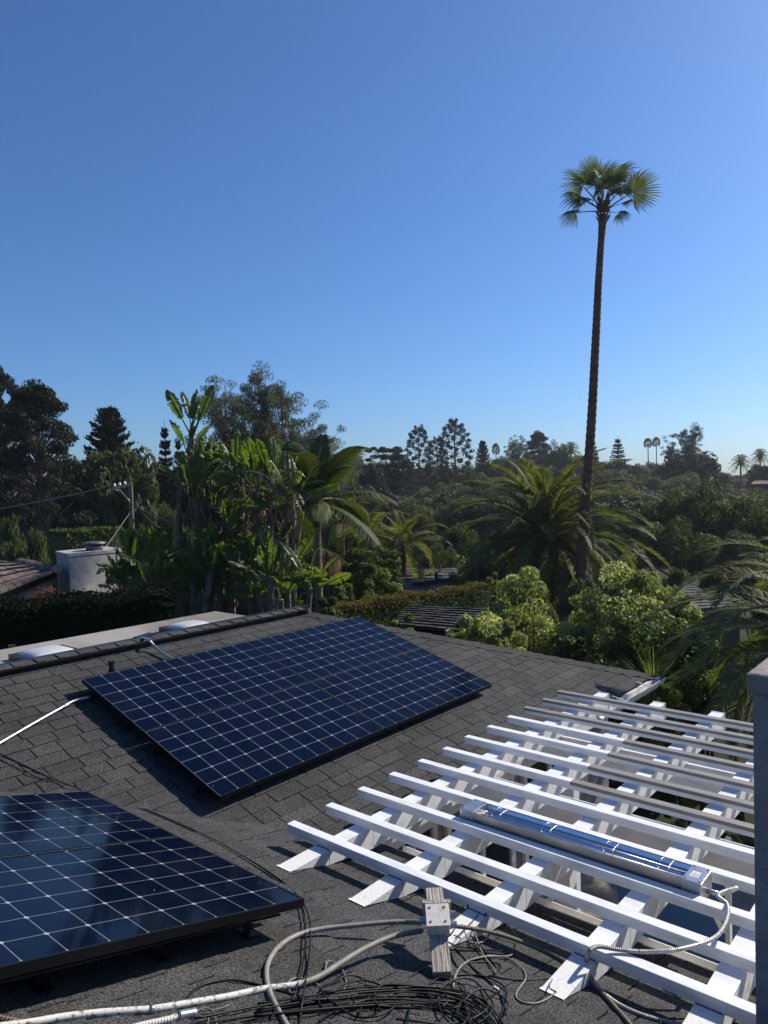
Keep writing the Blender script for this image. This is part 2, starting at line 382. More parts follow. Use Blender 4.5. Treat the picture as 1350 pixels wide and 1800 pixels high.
def hidden(q):                               # under the arrays
    x, y = q[0], q[1]
    def inside(poly):
        s = 0
        for i in range(len(poly)):
            (x0, y0), (x1, y1) = poly[i], poly[(i+1) % len(poly)]
            if (y0 > y) != (y1 > y) and x < (x1-x0)*(y-y0)/(y1-y0)+x0: s ^= 1
        return s
    return inside([(147, 1196), (635, 1084), (864, 1203), (385, 1398)]) or inside([(-50, 1400), (152, 1391), (530, 1583), (-50, 1720)]) or x > 1322 or y > 1800 or x < 0
order = sorted(range(len(tabs)), key=lambda i: -(tabs[i][0] if tabs[i][4] is not None and not hidden(tabs[i][4]) else 0))
single = set(order[:300]); rest = MB()
for i, (s, V, F, vv, q) in enumerate(tabs):
    if i in single:
        o = MB().add(V, F, vv).build('shingle', M['shingle'], house)
    else: rest.add(V, F, vv)
rest.build('shingles', M['shingle'], house)['kind'] = 'stuff'
# ridge and hip caps, each a folded tab lapping the one before it
def caps(p0, p1, n0, n1, step, wide):
    d = p1-p0; L = np.linalg.norm(d); x = d/L; n = int(L/step)
    l0 = np.cross(n0, x); l0 /= np.linalg.norm(l0); l1 = np.cross(x, n1); l1 /= np.linalg.norm(l1)
    for i in range(n+1):
        a = p0+x*(i*step); e = min(step*1.25, L-i*step+.05); lf = .018+rng.uniform(-.003, .004)
        up = (n0+n1)/2; up /= np.linalg.norm(up)
        V = []
        for t_, h in ((0, lf), (e, .006)):
            c = a+x*t_
            V += [c+l0*wide+n0*(h*.8), c+up*(h+.012), c+l1*wide+n1*(h*.8)]
        V += [V[0]-n0*.008, V[1]-up*.008, V[2]-n1*.008]
        F = [(0, 1, 4, 3), (1, 2, 5, 4), (6, 7, 1, 0), (7, 8, 2, 1), (3, 6, 0), (2, 8, 5)]
        MB().add(V, F, float(np.clip(rng.normal(.5, .2), 0, 1))).build('ridge_cap', M['shingle'], house)
nB = A(0, .34, .94); nH = np.cross(A(0, 1, 0), A(RX-CX, 0, zM(RIDGE_Y)-EZ)); nH = nH/np.linalg.norm(nH)*(1 if nH[2] > 0 else -1)
caps(pM(.6, RIDGE_Y), pM(RX+.05, RIDGE_Y), NM, nB, .21, .13)
caps(pM(CX, EYM), pM(RX, RIDGE_Y), NM, nH, .21, .13)
# eaves, fascia, gutters, walls, windows
b = MB(); b.box((EXN+.02, EYM-.03, EZ-.16), (CX+.05, EYM+.0, EZ-.02)); b.build('fascia', M['white_paint'], house)
b = MB(); b.box((EXN, -3, EZ-.16), (EXN+.03, EYM-.03, EZ-.02)); b.build('fascia', M['white_paint'], house)
def gutter(name, p0, p1, out):
    p0, p1, out = A(*p0), A(*p1), A(*out); prof = [(q*.78, z*.78) for q, z in [(0, 0), (0, -.09), (.07, -.11), (.11, -.05), (.125, 0), (.115, 0), (.10, -.05), (.065, -.095), (.012, -.08), (.012, 0)]]
    V = [p+out*u+A(0, 0, h) for p in (p0, p1) for u, h in prof]; n = len(prof)
    F = [(i, (i+1) % n, n+(i+1) % n, n+i) for i in range(n)]+[tuple(range(n)), tuple(range(2*n-1, n-1, -1))]
    MB().add(V, F).build(name, M['white_paint'], house)
gutter('gutter', (7.75, EYM-.035, EZ-.015), (CX+.12, EYM-.035, EZ-.015), (0, -1, 0))
gutter('gutter', (EXN+.035, -3, EZ-.03), (EXN+.035, EYM-.2, EZ-.03), (1, 0, 0))
b = MB()
for xx in (8.25, 9.0):
    b.bar((xx, EYM+.02, EZ+.035), (xx, EYM-.15, EZ+.0), .025, .008)
b.build('gutter_strap', M['galv'], house)
b = MB(); b.box((EXN-.4, EYM+.43, -5.0), (CX-.45, EYM+.6, EZ-.12)); b.box((EXN-.42, -3, -5.0), (EXN-.3, EYM+.43, EZ-.12)); b.build('wall', M['stucco2'], house)
b = MB(); b.box((EXN-.3, EYM+.0, EZ-.14), (CX-.05, EYM+.43, EZ-.11)); b.box((EXN-.3, -3, EZ-.14), (EXN, EYM, EZ-.11)); b.build('soffit', M['white_paint'], house)
for (x0, x1) in ((3.75, 4.45), (4.55, 5.25), (5.4, 6.6), (6.8, 8.0)):
    fr = MB(); z0, z1, y = -4.75, -2.85, EYM+.43
    for q in ((x0, x0+.07), (x1-.07, x1), ((x0+x1)/2-.03, (x0+x1)/2+.03)): fr.box((q[0], y-.05, z0), (q[1], y-.005, z1))
    fr.box((x0+.07, y-.045, z1-.07), (x1-.07, y-.004, z1)); fr.box((x0+.07, y-.045, z0), (x1-.07, y-.004, z0+.08))
    fo = fr.build('window_frame', M['white_paint'], house)
    MB().box((x0+.02, y-.02, z0+.02), (x1-.02, y-.012, z1-.02)).build('pane', M['glass_dark'], fo)
# little stucco crickets / flashing along the back of the ridge
b = MB(); b.bar((-1.5, 7.27, -1.65), (6.9, 7.27, -1.635), .05, .09); b.bar((-1.5, 7.36, -1.635), (6.9, 7.36, -1.62), .14, .02)
b.build('edge_flashing', M['black_metal'], house)
b = MB(); b.bar((4.36, 7.33, -1.608), (4.56, 7.33, -1.588), .12, .02); b.build('flashing_lap', M['black_metal'], house)
# flat roofed wing behind the ridge
wing = thing('flat_roof_wing', (3, 8.2, -5.0), 'flat roofed wing with pale coated roof behind the black ridge flashing', 'building')
FZ = -1.745
b = MB(); b.box((-3, 7.45, -5.0), (6.42, 8.70, FZ-.05)); b.build('wall', M['stucco2'], wing)
b = MB(); b.box((-3.05, 7.44, FZ-.05), (6.47, 8.74, FZ)); b.build('roof', M['flat_roof'], wing)
def dome(cx, cy, sx, sy, h, lab):
    r = thing('skylight', (cx, cy, FZ), lab, 'skylight', 'domed skylights on the flat roof')
    MB().box((cx-sx/2-.04, cy-sy/2-.04, FZ+.003), (cx+sx/2+.04, cy+sy/2+.04, FZ+.06)).build('curb', M['black_metal'], r)
    V = []; F = []; n = 12
    for i in range(n+1):
        for j in range(n+1):
            u, v = 2*i/n-1, 2*j/n-1; V.append((cx+u*sx/2, cy+v*sy/2, FZ+.04+h*(max(0, (1-u**4)*(1-v**4)))**.8))
    for i in range(n):
        for j in range(n): k = i*(n+1)+j; F.append((k, k+n+1, k+n+2, k+1))
    MB().add(V, F).build('dome', M['dome'], r, True)
dome(3.62, 7.84, .50, .50, .07, 'white dome skylight at the left end of the flat roof')
dome(5.40, 7.80, .48, .48, .07, 'white dome skylight near the middle of the flat roof')
# roof vent pipe and bent conduit over the ridge
p = onM(197, 1192); v = thing('vent_pipe', p, 'short black vent pipe beside the upper left corner of the panels', 'vent pipe')
MB().tube([p-A(0, 0, .02), p+A(0, 0, .05), p+A(0, 0, .051), p+A(0, 0, .09)], [.045, .036, .03, .03], 14).build('flashing_boot', M['rubber'], v)
MB().tube([p+A(0, 0, .085), p+A(0, 0, .15)], .024, 14).build('pipe', M['black_metal'], v)
MB().tube([p+A(0, 0, .135), p+A(0, 0, .165)], .032, 14).build('cap', M['black_metal'], v)

# ------------------------------------------------------------------ solar panels (66 cells each)
PL, PW, PP = 1.835, 1.016, 0.1652
cell_me = None
def cell_mesh(vv):
    h = PP/2-.0015; c = .0100
    V = [(-h+c, -h, 0), (h-c, -h, 0), (h, -h+c, 0), (h, h-c, 0), (h-c, h, 0), (-h+c, h, 0), (-h, h-c, 0), (-h, -h+c, 0)]
    return MB().add([(x, y, .0) for x, y, _ in V], [tuple(range(8))], vv).mesh('cell', M['cell'])
CELLS = [cell_mesh(k/5) for k in range(6)]
def solar_panel(o, ex, ey, label, group):
    """o top-left corner of the laminate, ex along the long side, ey along the short side (downwards in the picture)"""
    ez = np.cross(ey, ex)*1.0; ez = -np.cross(ex, ey)
    if ez[2] < 0: ez = -ez
    r = thing('solar_panel', o, label, 'solar panel', group)
    r.rotation_mode = 'QUATERNION'
    Mx = Matrix((ex, -ey, ez)).transposed(); r.rotation_quaternion = Mx.to_quaternion()
    def P(mb, name, mat, bevel=0):
        ob = link(name, mb.mesh(name, mat), r); return ob
    fr = MB(); t = .0128; hh = .038
    fr.box((0, -PW, -hh), (PL, -PW+t, .0015)); fr.box((0, -t, -hh), (PL, 0, .0015)); fr.box((0, -PW+t, -hh), (t, -t, .0012)); fr.box((PL-t, -PW+t, -hh), (PL, -t, .0012))
    P(fr, 'frame', M['black_frame'])
    P(MB().box((t, -PW+t, -.006), (PL-t, -t, -.0012)), 'backsheet', M['sheet'])
    gl = MB(); e = .0022
    gl.box((e, -e-.0022, .0016), (PL-e, -e, .0024))
    gl.box((e, -PW+e+.0022, .0016), (e+.0022, -e-.0022, .0024))
    P(gl, 'frame_glint', M['galv'])  # bright strips along two edges draw the glint on the frame
    for i in range(11):
        for j in range(6):
            c = link('cell', CELLS[(i*7+j*5+int(rng.integers(0, 6))) % 6], r)
            c.location = ((PL-11*PP)/2+(i+.5)*PP, -((PW-6*PP)/2+(j+.5)*PP), -.0008)
    return r
a1 = A(3.2097, 6.3161, -1.6519); th1 = .2814; GX = .011
ex1 = A(1, 0, 0); ey1 = A(0, -math.cos(th1), -math.sin(th1))
labs = [['solar panel at the upper left of the four panel array, by the vent pipe', 'solar panel at the upper right of the four panel array, nearest the hip'],
        ['solar panel at the lower left of the four panel array, casting the big shadow', 'solar panel at the lower right of the four panel array, above the white slats']]
for i in range(2):
    for j in range(2):
        solar_panel(a1+ex1*(i*(PL+GX))+ey1*(j*(PW+.0092)), ex1, ey1, labs[j][i], 'solar panels of the four panel array')
a2 = A(2.3195, 4.5681, -1.9298); th2 = .2748
ex2 = A(math.cos(th2), 0, -math.sin(th2)); ey2 = A(0, -1, 0)
for j, lb in enumerate(['rear solar panel of the near pair, behind the other', 'front solar panel of the near pair, closest to the tangled cables']):
    solar_panel(a2-ex2*PL+ey2*(j*(PW+.0106)), ex2, ey2, lb, 'solar panels of the near pair')
# rails and feet
def rails(name, o, ex, ey, ln, offs, nrm, gap, label):
    r = thing('mounting_rail', o, label, 'mounting rail', 'aluminium rails under the panels')
    for k, of in enumerate(offs):
        a = o+ey*of-nrm*.062-ex*.03; b_ = a+ex*(ln+.06)
        MB().bar(a, b_, .034, .042, nrm).build('rail', M['black_frame'], r)
        for q in np.linspace(.18, ln-.18, 4):
            c = o+ey*of+ex*q
            f = MB(); f.bar(c-nrm*.05+ey*.022, c-nrm*(gap-.006)+ey*.022, .04, .008, ey); f.obox(c-nrm*(gap-.004)-ex*.03-ey*.02, ex*.06, ey*.1, nrm*.008)
            f.build('foot', M['black_frame'], r)
n1 = np.cross(ex1, -ey1); n2 = np.cross(ex2, -ey2)
rails('mounting_rail', a1, ex1, ey1, 2*PL+GX, (.22, .80, 1.25, 1.83), n1, .13, 'black mounting rails and feet beneath the four panel array')
rails('mounting_rail', a2-ex2*PL, ex2, ey2, PL, (.22, .80, 1.25, 1.86), n2, .178, 'black mounting rails and feet beneath the near pair of panels')
b = MB(); c0 = a2-ex2*PL+ey2*(2*PW-.015)-n2*.058; b.bar(c0, c0+ex2*(PL-.12), .010, .008, n2)
tag(b.build('panel_skirt', M['black_frame']), 'black trim strip below the front edge of the near solar panels', 'trim')

# ------------------------------------------------------------------ pergola
SX0, SSP, SY0, SZ = 3.211, .3464, 3.635, -2.216
SWD, SHT = .067, .059; RZ = SZ-SHT
perg = thing('pergola', (5.5, 2, -5.0), 'white pergola of slats laid over rafters beside the shingle roof', 'pergola')
joints = {5: 2.49, 6: 2.49, 7: 2.49, 8: 2.49}
YR = -1.6
for k in range(12):
    x = SX0+k*SSP+rng.uniform(-.004, .004); y0 = SY0+rng.uniform(-.012, .012)
    low = MB(); low.box((x+.003, YR, RZ+.001), (x+SWD-.003, y0-.004, RZ+SHT*.5)); low.box((x, YR, RZ+SHT*.5), (x+SWD, y0, RZ+SHT*.56))
    up_ = MB(); z0, z1 = RZ+SHT*.56, RZ+SHT+rng.uniform(-.001, .001)
    jn = joints.get(k); full = k >= 9
    sl_ = low.build('slat', M['white_vinyl'], perg, False, .003)
    if full: sl_['label'] = 'slat with a bronze cap along its whole length'
    elif jn: sl_['label'] = 'slat with white cap at one end and bronze cap beyond a joint'
    if full:
        MB().box((x-.002, YR, z0), (x+SWD+.002, y0+.004, z1)).build('cap_strip', M['bronze'], sl_, False, .003)
    elif jn:
        jn += rng.uniform(-.02, .02)
        MB().box((x, jn+.001, z0), (x+SWD, y0, z1)).build('cap_strip', M['white_vinyl'], sl_, False, .003)
        MB().box((x-.002, YR, z0), (x+SWD+.002, jn-.001, z1+.001)).build('cap_strip', M['bronze'], sl_, False, .003)
    else:
        MB().box((x, YR, z0), (x+SWD, y0, z1)).build('cap_strip', M['white_vinyl'], sl_, False, .003)
RW, RH = .112, .155
RYS = [3.363, 2.772, 2.205, 1.60, 1.035, .45, -.12]
for i, y in enumerate(RYS):
    xe = 7.42
    rf = MB(); x0 = SX0-.004+(0 if i < 4 else .0)
    # the rafter runs out from the roof surface, its foot cut to the slope
    def prof(xa, xb, zt, zb, y0, y1, mb):
        za = zN(xa)
        V = []
        for yy in (y0, y1): V += [(xa, yy, za+.004), (xb, yy, max(zb, zN(xb)+.004)), (xb, yy, zt), (xa, yy, zt)]
        mb.add(V, [(0, 1, 2, 3), (7, 6, 5, 4), (0, 4, 5, 1), (1, 5, 6, 2), (2, 6, 7, 3), (3, 7, 4, 0)])
    xf = (DN-CT*RZ)/ST-.0                   # where the top meets the roof
    xa = max(xf+.02, x0)
    prof(xa, 3.62, RZ, RZ-RH, y-RW, y, rf)
    zb = RZ-RH
    V = []
    rf.box((3.62, y-RW, zb), (xe, y, RZ-.0))
    ro = rf.build('rafter', M['white_vinyl'], perg, False, .003)
    # sleeve over the near end
    sv = MB(); xs1 = xa-.004; V = []
    xs0 = xf+.008
    ys0, ys1 = y-RW-.003, y+.003
    zt = RZ+.003
    V = [(xs0, ys0, zN(xs0)+.010), (xs0, ys1, zN(xs0)+.010), (xs1, ys0, zN(xs1)+.006), (xs1, ys1, zN(xs1)+.006), (xs1, ys0, zt), (xs1, ys1, zt), (xs0, ys0, zt), (xs0, ys1, zt)]
    sv.add(V, [(0, 2, 3, 1), (2, 4, 5, 3), (4, 6, 7, 5), (0, 1, 7, 6), (0, 6, 4, 2), (1, 3, 5, 7)])
    s_ = sv.build('rafter_foot', M['white_flaky'], perg, False, .002)
    MB().box((xs1+.0005, y-RW-.002, max(RZ-RH, zN(xs1)+.01)), (xa-.0005, y+.002, RZ+.004)).build('black_strip', M['rubber'], perg)  # thin black strip between the foot and the rafter
    MB().box((xe, y-RW-.006, RZ-RH-.004), (xe+.012, y+.006, RZ+.004)).build('end_cap', M['white_vinyl'], perg)
    for k in range(12):
        xx = SX0+k*SSP
        if i < 6: MB().box((xx-.008, y-RW-.010, RZ+.004), (xx-.0005, y-RW-.002, RZ+.012)).build('screw', M['white_vinyl'], perg)
b = MB(); b.box((6.35, -1.6, RZ-RH-.20), (6.46, 3.45, RZ-RH-.002)); b.build('girder', M['white_vinyl'], perg, False, .004)
b = MB(); b.box((5.05, -1.6, RZ-RH-.18), (5.15, 3.45, RZ-RH-.002)); b.build('girder', M['white_vinyl'], perg, False, .004)
for (x, y) in ((6.405, 3.2), (6.405, .9), (5.10, 2.6), (5.1, 0.4)):
    MB().box((x-.06, y-.06, -5.0), (x+.06, y+.06, RZ-RH-(.20 if x > 6 else .18))).build('post', M['white_vinyl'], perg, False, .004)
# infrared heater lying in the gap between two slats
hx0, hx1, hy0, hy1, hz0, hz1 = 3.985, 4.165, 1.25, 2.79, -2.272, -2.163
ht = thing('patio_heater', (4.0, 2.0, hz0), 'long stainless electric heater lying open side up between white slats', 'heater')
b = MB(); tk = .003
b.box((hx0, hy0, hz0), (hx1, hy1, hz0+tk)); b.box((hx0, hy0, hz0+tk), (hx0+tk, hy1, hz1)); b.box((hx1-tk, hy0, hz0+tk), (hx1, hy1, hz1))
b.build('housing', M['steel'], ht)
b = MB(); n = 7; V = []; F = []
for i in range(n+1):
    a = math.pi*i/n; xx = (hx0+hx1)/2-math.cos(a)*((hx1-hx0)/2-.006); zz = hz1-.004-math.sin(a)*.052
    V += [(xx, hy0+.1, zz), (xx, hy1-.1, zz)]
F = [(2*i, 2*i+2, 2*i+3, 2*i+1) for i in range(n)]
b.add(V, F).build('reflector', M['mirror'], ht)
for y0, y1 in ((hy0-.003, hy0+.1), (hy1-.1, hy1+.003)):
    e = MB().box((hx0-.003, y0, hz0-.002), (hx1+.003, y1, hz1+.003)).build('end_cap', M['galv'], ht, False, .002)
    if y0 < hy0: 
        MB().box((hx0+.05, y0+.035, hz1+.0032), (hx0+.115, y0+.078, hz1+.0038)).build('rating_label', M['white_paint'], e)
        b = MB()
        for q in range(4): b.box((hx0+.056, y0+.041+q*.009, hz1+.0040), (hx0+.105-.012*(q % 2), y0+.044+q*.009, hz1+.0042))
        b.build('label_print', M['rubber'], e)
    b = MB()
    for sx in (hx0+.015, hx1-.015):
        for sy in (y0+.015, y1-.015): b.tube([(sx, sy, hz1+.003), (sx, sy, hz1+.006)], .005, 8)
    b.build('screws', M['rust'], e)
for xx in ((hx0*2+hx1)/3, (hx0+hx1*2)/3):
    MB().tube([(xx, hy0+.08, hz1-.026), (xx, hy1-.08, hz1-.026)], .006, 10).build('heating_tube', M['ceramic'] if False else M['galv'], ht, True)
for yy in (1.47, 1.79, 2.19, 2.55):
    b = MB(); x0, x1 = hx0+.01, hx1-.01
    b.tube([(x0, yy, hz1-.004), (x0+.04, yy+.03, hz1+.012), (x0+.05, yy+.03, hz1-.02)], .0016, 6); b.tube([(x0+.04, yy+.03, hz1+.012), (x1-.03, yy+.03, hz1+.012), (x1, yy, hz1-.004)], .0016, 6)
    b.tube([(x0+.0, yy-.05, hz1-.004), (x0+.05, yy-.03, hz1+.010), (x1-.03, yy-.03, hz1+.012), (x1, yy-.05, hz1-.004)], .0016, 6)
    b.build('wire_guard', M['galv'], ht, True)
b = MB()
for i in range(5):
    a = i*1.3; b.tube(smoothline([(hx0+.05+.02*math.sin(a), hy1-.085, hz1-.01), (hx0+.06+.03*math.cos(a), hy1-.11, hz1-.02+.01*math.sin(a)), (hx0+.09+.02*math.sin(a*2), hy1-.14, hz1-.02)], 4), .006, 6)
b.build('insulation', M['white_paint'], ht, True)
b = MB(); b.tube([(4.09, hy0-.002, hz0+.03), (4.09, hy0-.065, hz0+.03)], .015, 12); b.build('connector', M['galv'], ht, True)
b = MB(); b.bar((4.13, hy0+.03, hz0-.002), (4.17, hy0-.06, hz0-.22), .03, .004, (1, 0, 0)); b.build('bracket', M['galv'], ht)

# chimney pillar at the right edge
ch = thing('chimney', (2.8, 0.2, zN(2.8)), 'square stucco chimney with projecting cap at the right edge', 'chimney')
zt = -.612
MB().box((2.462, -.25, zN(2.462)-.35), (3.00, .612, zt-.062)).build('shaft', M['stucco2'], ch, False, .012)
MB().box((2.448, -.265, zt-.062), (3.015, .627, zt)).build('cap', M['stucco2'], ch, False, .010)
b = MB(); b.box((2.53, -.18, zt+.0), (2.93, .545, zt+.03)); b.build('crown_bed', M['stucco2'], ch, False, .01)

# ------------------------------------------------------------------ cables and conduits on the near roof
def cable(name, pts, r, mat, label, cat, group=None, n=8, seg=8, ribs=0, varf=None):
    P = smoothline(pts, n)
    if ribs:
        L = np.concatenate([[0], np.cumsum(np.linalg.norm(np.diff(P, axis=0), axis=1))]); m = int(L[-1]/(ribs/2))
        s = np.linspace(0, L[-1], m); P = np.stack([np.interp(s, L, P[:, k]) for k in range(3)], 1); rr = np.where(np.arange(m) % 2 == 0, r, r*.84)
    else: rr = np.full(len(P), r)
    vv = .0 if varf is None else [varf(i/(len(P)-1)) for i in range(len(P))]
    return tag(MB().tube(P, rr, seg, True, vv).build(name, mat, None, not ribs), label, cat, group)
def NP(lst, h=.012):
    return [onN(q[0], q[1], q[2] if len(q) > 2 else h) for q in lst]
cable('conduit', NP([(-60, 1812), (45, 1799), (110, 1788), (180, 1780), (265, 1774), (330, 1764), (400, 1752), (460, 1739), (520, 1731, .02), (560, 1717, .03), (600, 1692, .05), (640, 1668, .07), (690, 1646, .09), (742, 1636, .11)], .014), .0125, M['conduit_white'],
      'thick conduit painted white at its left, running to the metal box', 'conduit', None, 10, 12, .0, lambda t: 1 if t < .60 else max(0, 1-(t-.60)/.05))
cable('conduit', NP([(742, 1622, .11), (690, 1621, .09), (620, 1627, .06), (560, 1634, .035), (520, 1645, .02), (490, 1664), (472, 1690), (468, 1716), (474, 1745), (488, 1775), (505, 1805), (515, 1830)], .014), .0115, M['conduit_grey'],
      'grey brown conduit looping left from the metal box to the bottom edge', 'conduit', None, 10, 12, .0, lambda t: .25)
cable('conduit', NP([(200, 1815), (250, 1802), (290, 1793), (318, 1785)], .013), .0115, M['conduit_white'],
      'short ribbed white conduit ending in a fitting below the painted one', 'conduit', None, 10, 12, .011, lambda t: 1)
cable('conduit_fitting', NP([(313, 1786), (326, 1783.5), (344, 1780)], .014), .0165, M['galv'], 'grey coupling on the end of the short ribbed white conduit', 'fitting', None, 4, 12)
cable('conduit', NP([(-40, 1783), (0, 1791), (40, 1800), (60, 1806)], .012), .0125, M['armour'], 'rusty ribbed conduit at the bottom left corner of the roof', 'conduit', None, 10, 10, .012, lambda t: .3)
cable('pipe_clip', NP([(263, 1774.5, .015), (270, 1773.5, .015)], .015), .0150, M['galv'], 'thin metal clip round the white painted conduit', 'clip', None, 3, 12)
cable('conduit', NP([(798, 1628, .10), (830, 1632, .10), (880, 1643, .085), (930, 1661, .065), (975, 1683, .05), (1020, 1712, .03), (1055, 1742, .018), (1085, 1775), (1108, 1802), (1120, 1820)], .013), .0110, M['armour'],
      'rusty ribbed conduit running from the metal box down to the right', 'conduit', None, 10, 10, .011, lambda t: .6 if t < .4 else 0)
fl = [A(4.09, 1.185, -2.242), A(4.07, 1.12, -2.19), A(4.0, 1.08, -2.13)]
fl += [zp(1262, 1573, -2.125), zp(1278, 1590, -2.135), zp(1278, 1615, -2.145), zp(1262, 1643, -2.155), zp(1232, 1659, -2.165), zp(1180, 1671, -2.18), zp(1130, 1673, -2.20), zp(1085, 1669, -2.20), zp(1052, 1664, -2.18), zp(1036, 1672, -2.18)]
fl += NP([(1031, 1690, .09), (1036, 1712, .05), (1052, 1736, .025), (1080, 1761), (1120, 1781), (1175, 1797), (1230, 1806), (1300, 1812)], .012)
cable('flexible_conduit', fl, .0105, M['flex_steel'], 'ribbed steel flexible conduit curling over the slats from the heater', 'conduit', None, 10, 10, .010, lambda t: 1 if t < .5 else .3)
# black cable along the near panels
cable('cable', NP([(-30, 1312), (0, 1325), (40, 1343), (90, 1367), (130, 1383)], .006)[:0]+[onM(-30, 1312, .01), onM(0, 1325, .01), onM(40, 1344, .01), onM(85, 1366, .01), onM(130, 1383, .02)]+NP([(170, 1394, .02), (230, 1413), (300, 1441), (370, 1473), (440, 1512), (490, 1545), (518, 1569), (537, 1595, .02), (545, 1625, .035), (545, 1660, .03), (541, 1700, .015), (534, 1745, .045), (527, 1790), (526, 1815)], .008), .0042, M['rubber'],
      'thin black cable running round the far edge of the near panels', 'cable', None, 8, 6)
cable('cable', [onM(-30, 1320, .01), onM(20, 1345, .01), onM(70, 1368, .015)]+NP([(150, 1396, .02), (235, 1418), (305, 1446), (372, 1478), (438, 1516), (486, 1548), (512, 1574), (530, 1600, .02), (537, 1640, .03), (533, 1690, .02), (522, 1735, .03), (512, 1770), (505, 1815)], .007), .0032, M['rubber'],
      'second thin black cable lying just inside the first by the panels', 'cable', None, 8, 6)
# tangled loose wires
def wire(pts, r, mat, label, h=.006, group=None, cat='wire', seg=6): return cable('wire', NP(pts, h), r, mat, label, cat, group, 8, seg)
GB = 'black cables in the coil on the shingles'; LB = 'black cable in the tangled coil on the shingles below the metal box'
coil = []
rw = np.random.default_rng(3)
for i in range(11):
    base = [(345, 1792), (450, 1772), (560, 1756), (660, 1745), (745, 1744), (805, 1756), (848, 1780), (878, 1815)]
    q = (i-3)*4.4+rw.uniform(-2, 2); ph = rw.uniform(0, 6.28); am = rw.uniform(.5, 2.6); st = int(rw.integers(0, 3))
    pts = [(x+(-q*.75 if k > 4 else rw.uniform(-6, 6)), y+q*(.55+.07*k if k < 5 else .75)+am*math.sin(k*1.7+ph), .005+.0032*(i % 5)+.012*abs(math.sin(k*.9+ph))) for k, (x, y) in enumerate(base)][st:]
    wire(pts, rw.choice([.0028, .0034, .0040]), M['rubber'], 'black cable lying lengthwise in the tangled coil on the shingles', .006, 'lengthwise cables of the coil', 'cable')
for (cx, cy, a, b_, t0, t1) in [(640, 1756, 60, 30, 0, 5.5), (720, 1752, 70, 22, 1.2, 7.0), (815, 1762, 50, 40, 2.0, 7.6), (560, 1778, 70, 24, 3.0, 6.4), (850, 1775, 44, 34, 2.4, 6.6), (785, 1745, 30, 26, .5, 6.4), (760, 1770, 88, 30, 3.0, 8.6), (700, 1788, 140, 30, 2.9, 7.6), (610, 1742, 40, 26, .2, 5.6), (590, 1760, 30, 20, 2.5, 7.9), (770, 1790, 60, 34, 2.6, 7.2)]:
    pts = [(cx+a*math.cos(t)*(1+.12*math.sin(t*2.3+cx)), cy+b_*math.sin(t)+3*math.sin(t*3.1+cy), .012+.016*abs(math.sin(t*1.7))) for t in np.linspace(t0, t1, 14)]
    wire(pts, .0040, M['rubber'], 'black cable bent in a loop on the tangled coil', .006, 'looped cables of the coil', 'cable')
wire([(323, 1760), (345, 1738), (370, 1727), (410, 1723), (450, 1730), (490, 1741), (530, 1752), (600, 1768)], .0044, M['rubber'], 'black cable arching over the white painted conduit on the left', .012, None, 'cable')
wire([(745, 1742), (765, 1722), (800, 1714), (850, 1716), (890, 1740), (880, 1790), (890, 1810)], .0038, M['rubber'], 'black cable bending down right of the wooden post', .012, None, 'cable')
wire([(797, 1733), (806, 1705), (830, 1687), (865, 1680), (895, 1686), (918, 1703), (924, 1720), (912, 1738), (907, 1752), (920, 1762), (945, 1763), (968, 1752), (978, 1742)], .0042, M['conduit_grey'], 'pale grey cable curving to the foot of the fourth rafter', .012, None, 'cable')
wire([(796, 1736), (801, 1712), (818, 1692), (850, 1682), (890, 1681), (902, 1677)], .0042, M['conduit_white'], 'pale double wire arching from the tangle beside the post', .016)
wire([(978, 1744), (966, 1735), (975, 1715), (990, 1696), (1005, 1690)], .0036, M['conduit_grey'], 'grey wire climbing over the fourth rafter foot', .03)
wire([(820, 1610, .05), (824, 1588, .12), (838, 1576, .15), (852, 1580, .15), (857, 1600, .12), (850, 1612, .09), (832, 1620, .06), (826, 1640, .03), (850, 1670), (872, 1700)], .0040, M['rubber'], 'black wire standing up in a loop in front of the first slat', .012)
wire([(800, 1650, .05), (830, 1620, .08), (850, 1600, .1), (875, 1600, .1), (895, 1628, .07), (908, 1650, .03), (905, 1665)], .0030, M['rubber'], 'thin black wire bowing beside the standing loop', .012)
wire([(770, 1640, .09), (800, 1625, .07), (790, 1645, .06), (770, 1642, .05), (800, 1662, .03), (840, 1668), (885, 1672)], .0036, M['rubber'], 'black wire coming out of the metal box front', .012)
wire([(828, 1618, .07), (838, 1650, .04), (850, 1680), (866, 1700), (872, 1712)], .0042, M['conduit_white'], 'short off white wire hanging down from the standing loop', .014)
wire([(812, 1625, .08), (826, 1655, .03), (850, 1655), (862, 1640, .03)], .0036, M['conduit_white'], 'short off white wire looping beside the box fitting', .014)
wire([(793, 1674), (798, 1690), (812, 1705), (840, 1716), (868, 1712), (880, 1700), (868, 1692), (830, 1692), (800, 1700)], .0038, M['rubber'], 'black wire coiled on the shingles beneath the pale cable', .008)
wire([(800, 1666), (830, 1700), (870, 1735), (885, 1765), (890, 1785)], .0040, M['rubber'], 'black wire trailing from the post towards the bottom edge', .008)
wire([(860, 1715), (900, 1722), (960, 1720), (1000, 1705)], .0040, M['rubber'], 'black wire running right to the fourth rafter foot', .008)
wire([(573, 1690, .01), (571, 1706, .01), (578, 1689, .03), (600, 1702, .015), (608, 1730), (590, 1755), (555, 1762), (520, 1752), (505, 1735), (512, 1722), (530, 1719), (548, 1724), (560, 1732)], .0034, M['conduit_grey'], 'grey wire loop beneath the painted conduit', .010)
wire([(640, 1732), (690, 1738), (740, 1742), (790, 1738)], .0034, M['rubber'], 'thin black wire lying above the coil', .01)
wire([(342, 1779, .02), (360, 1772, .025), (375, 1778, .02), (380, 1795, .012), (382, 1815)], .0022, M['conduit_white'], 'thin white tie wire at the grey coupling', .02)
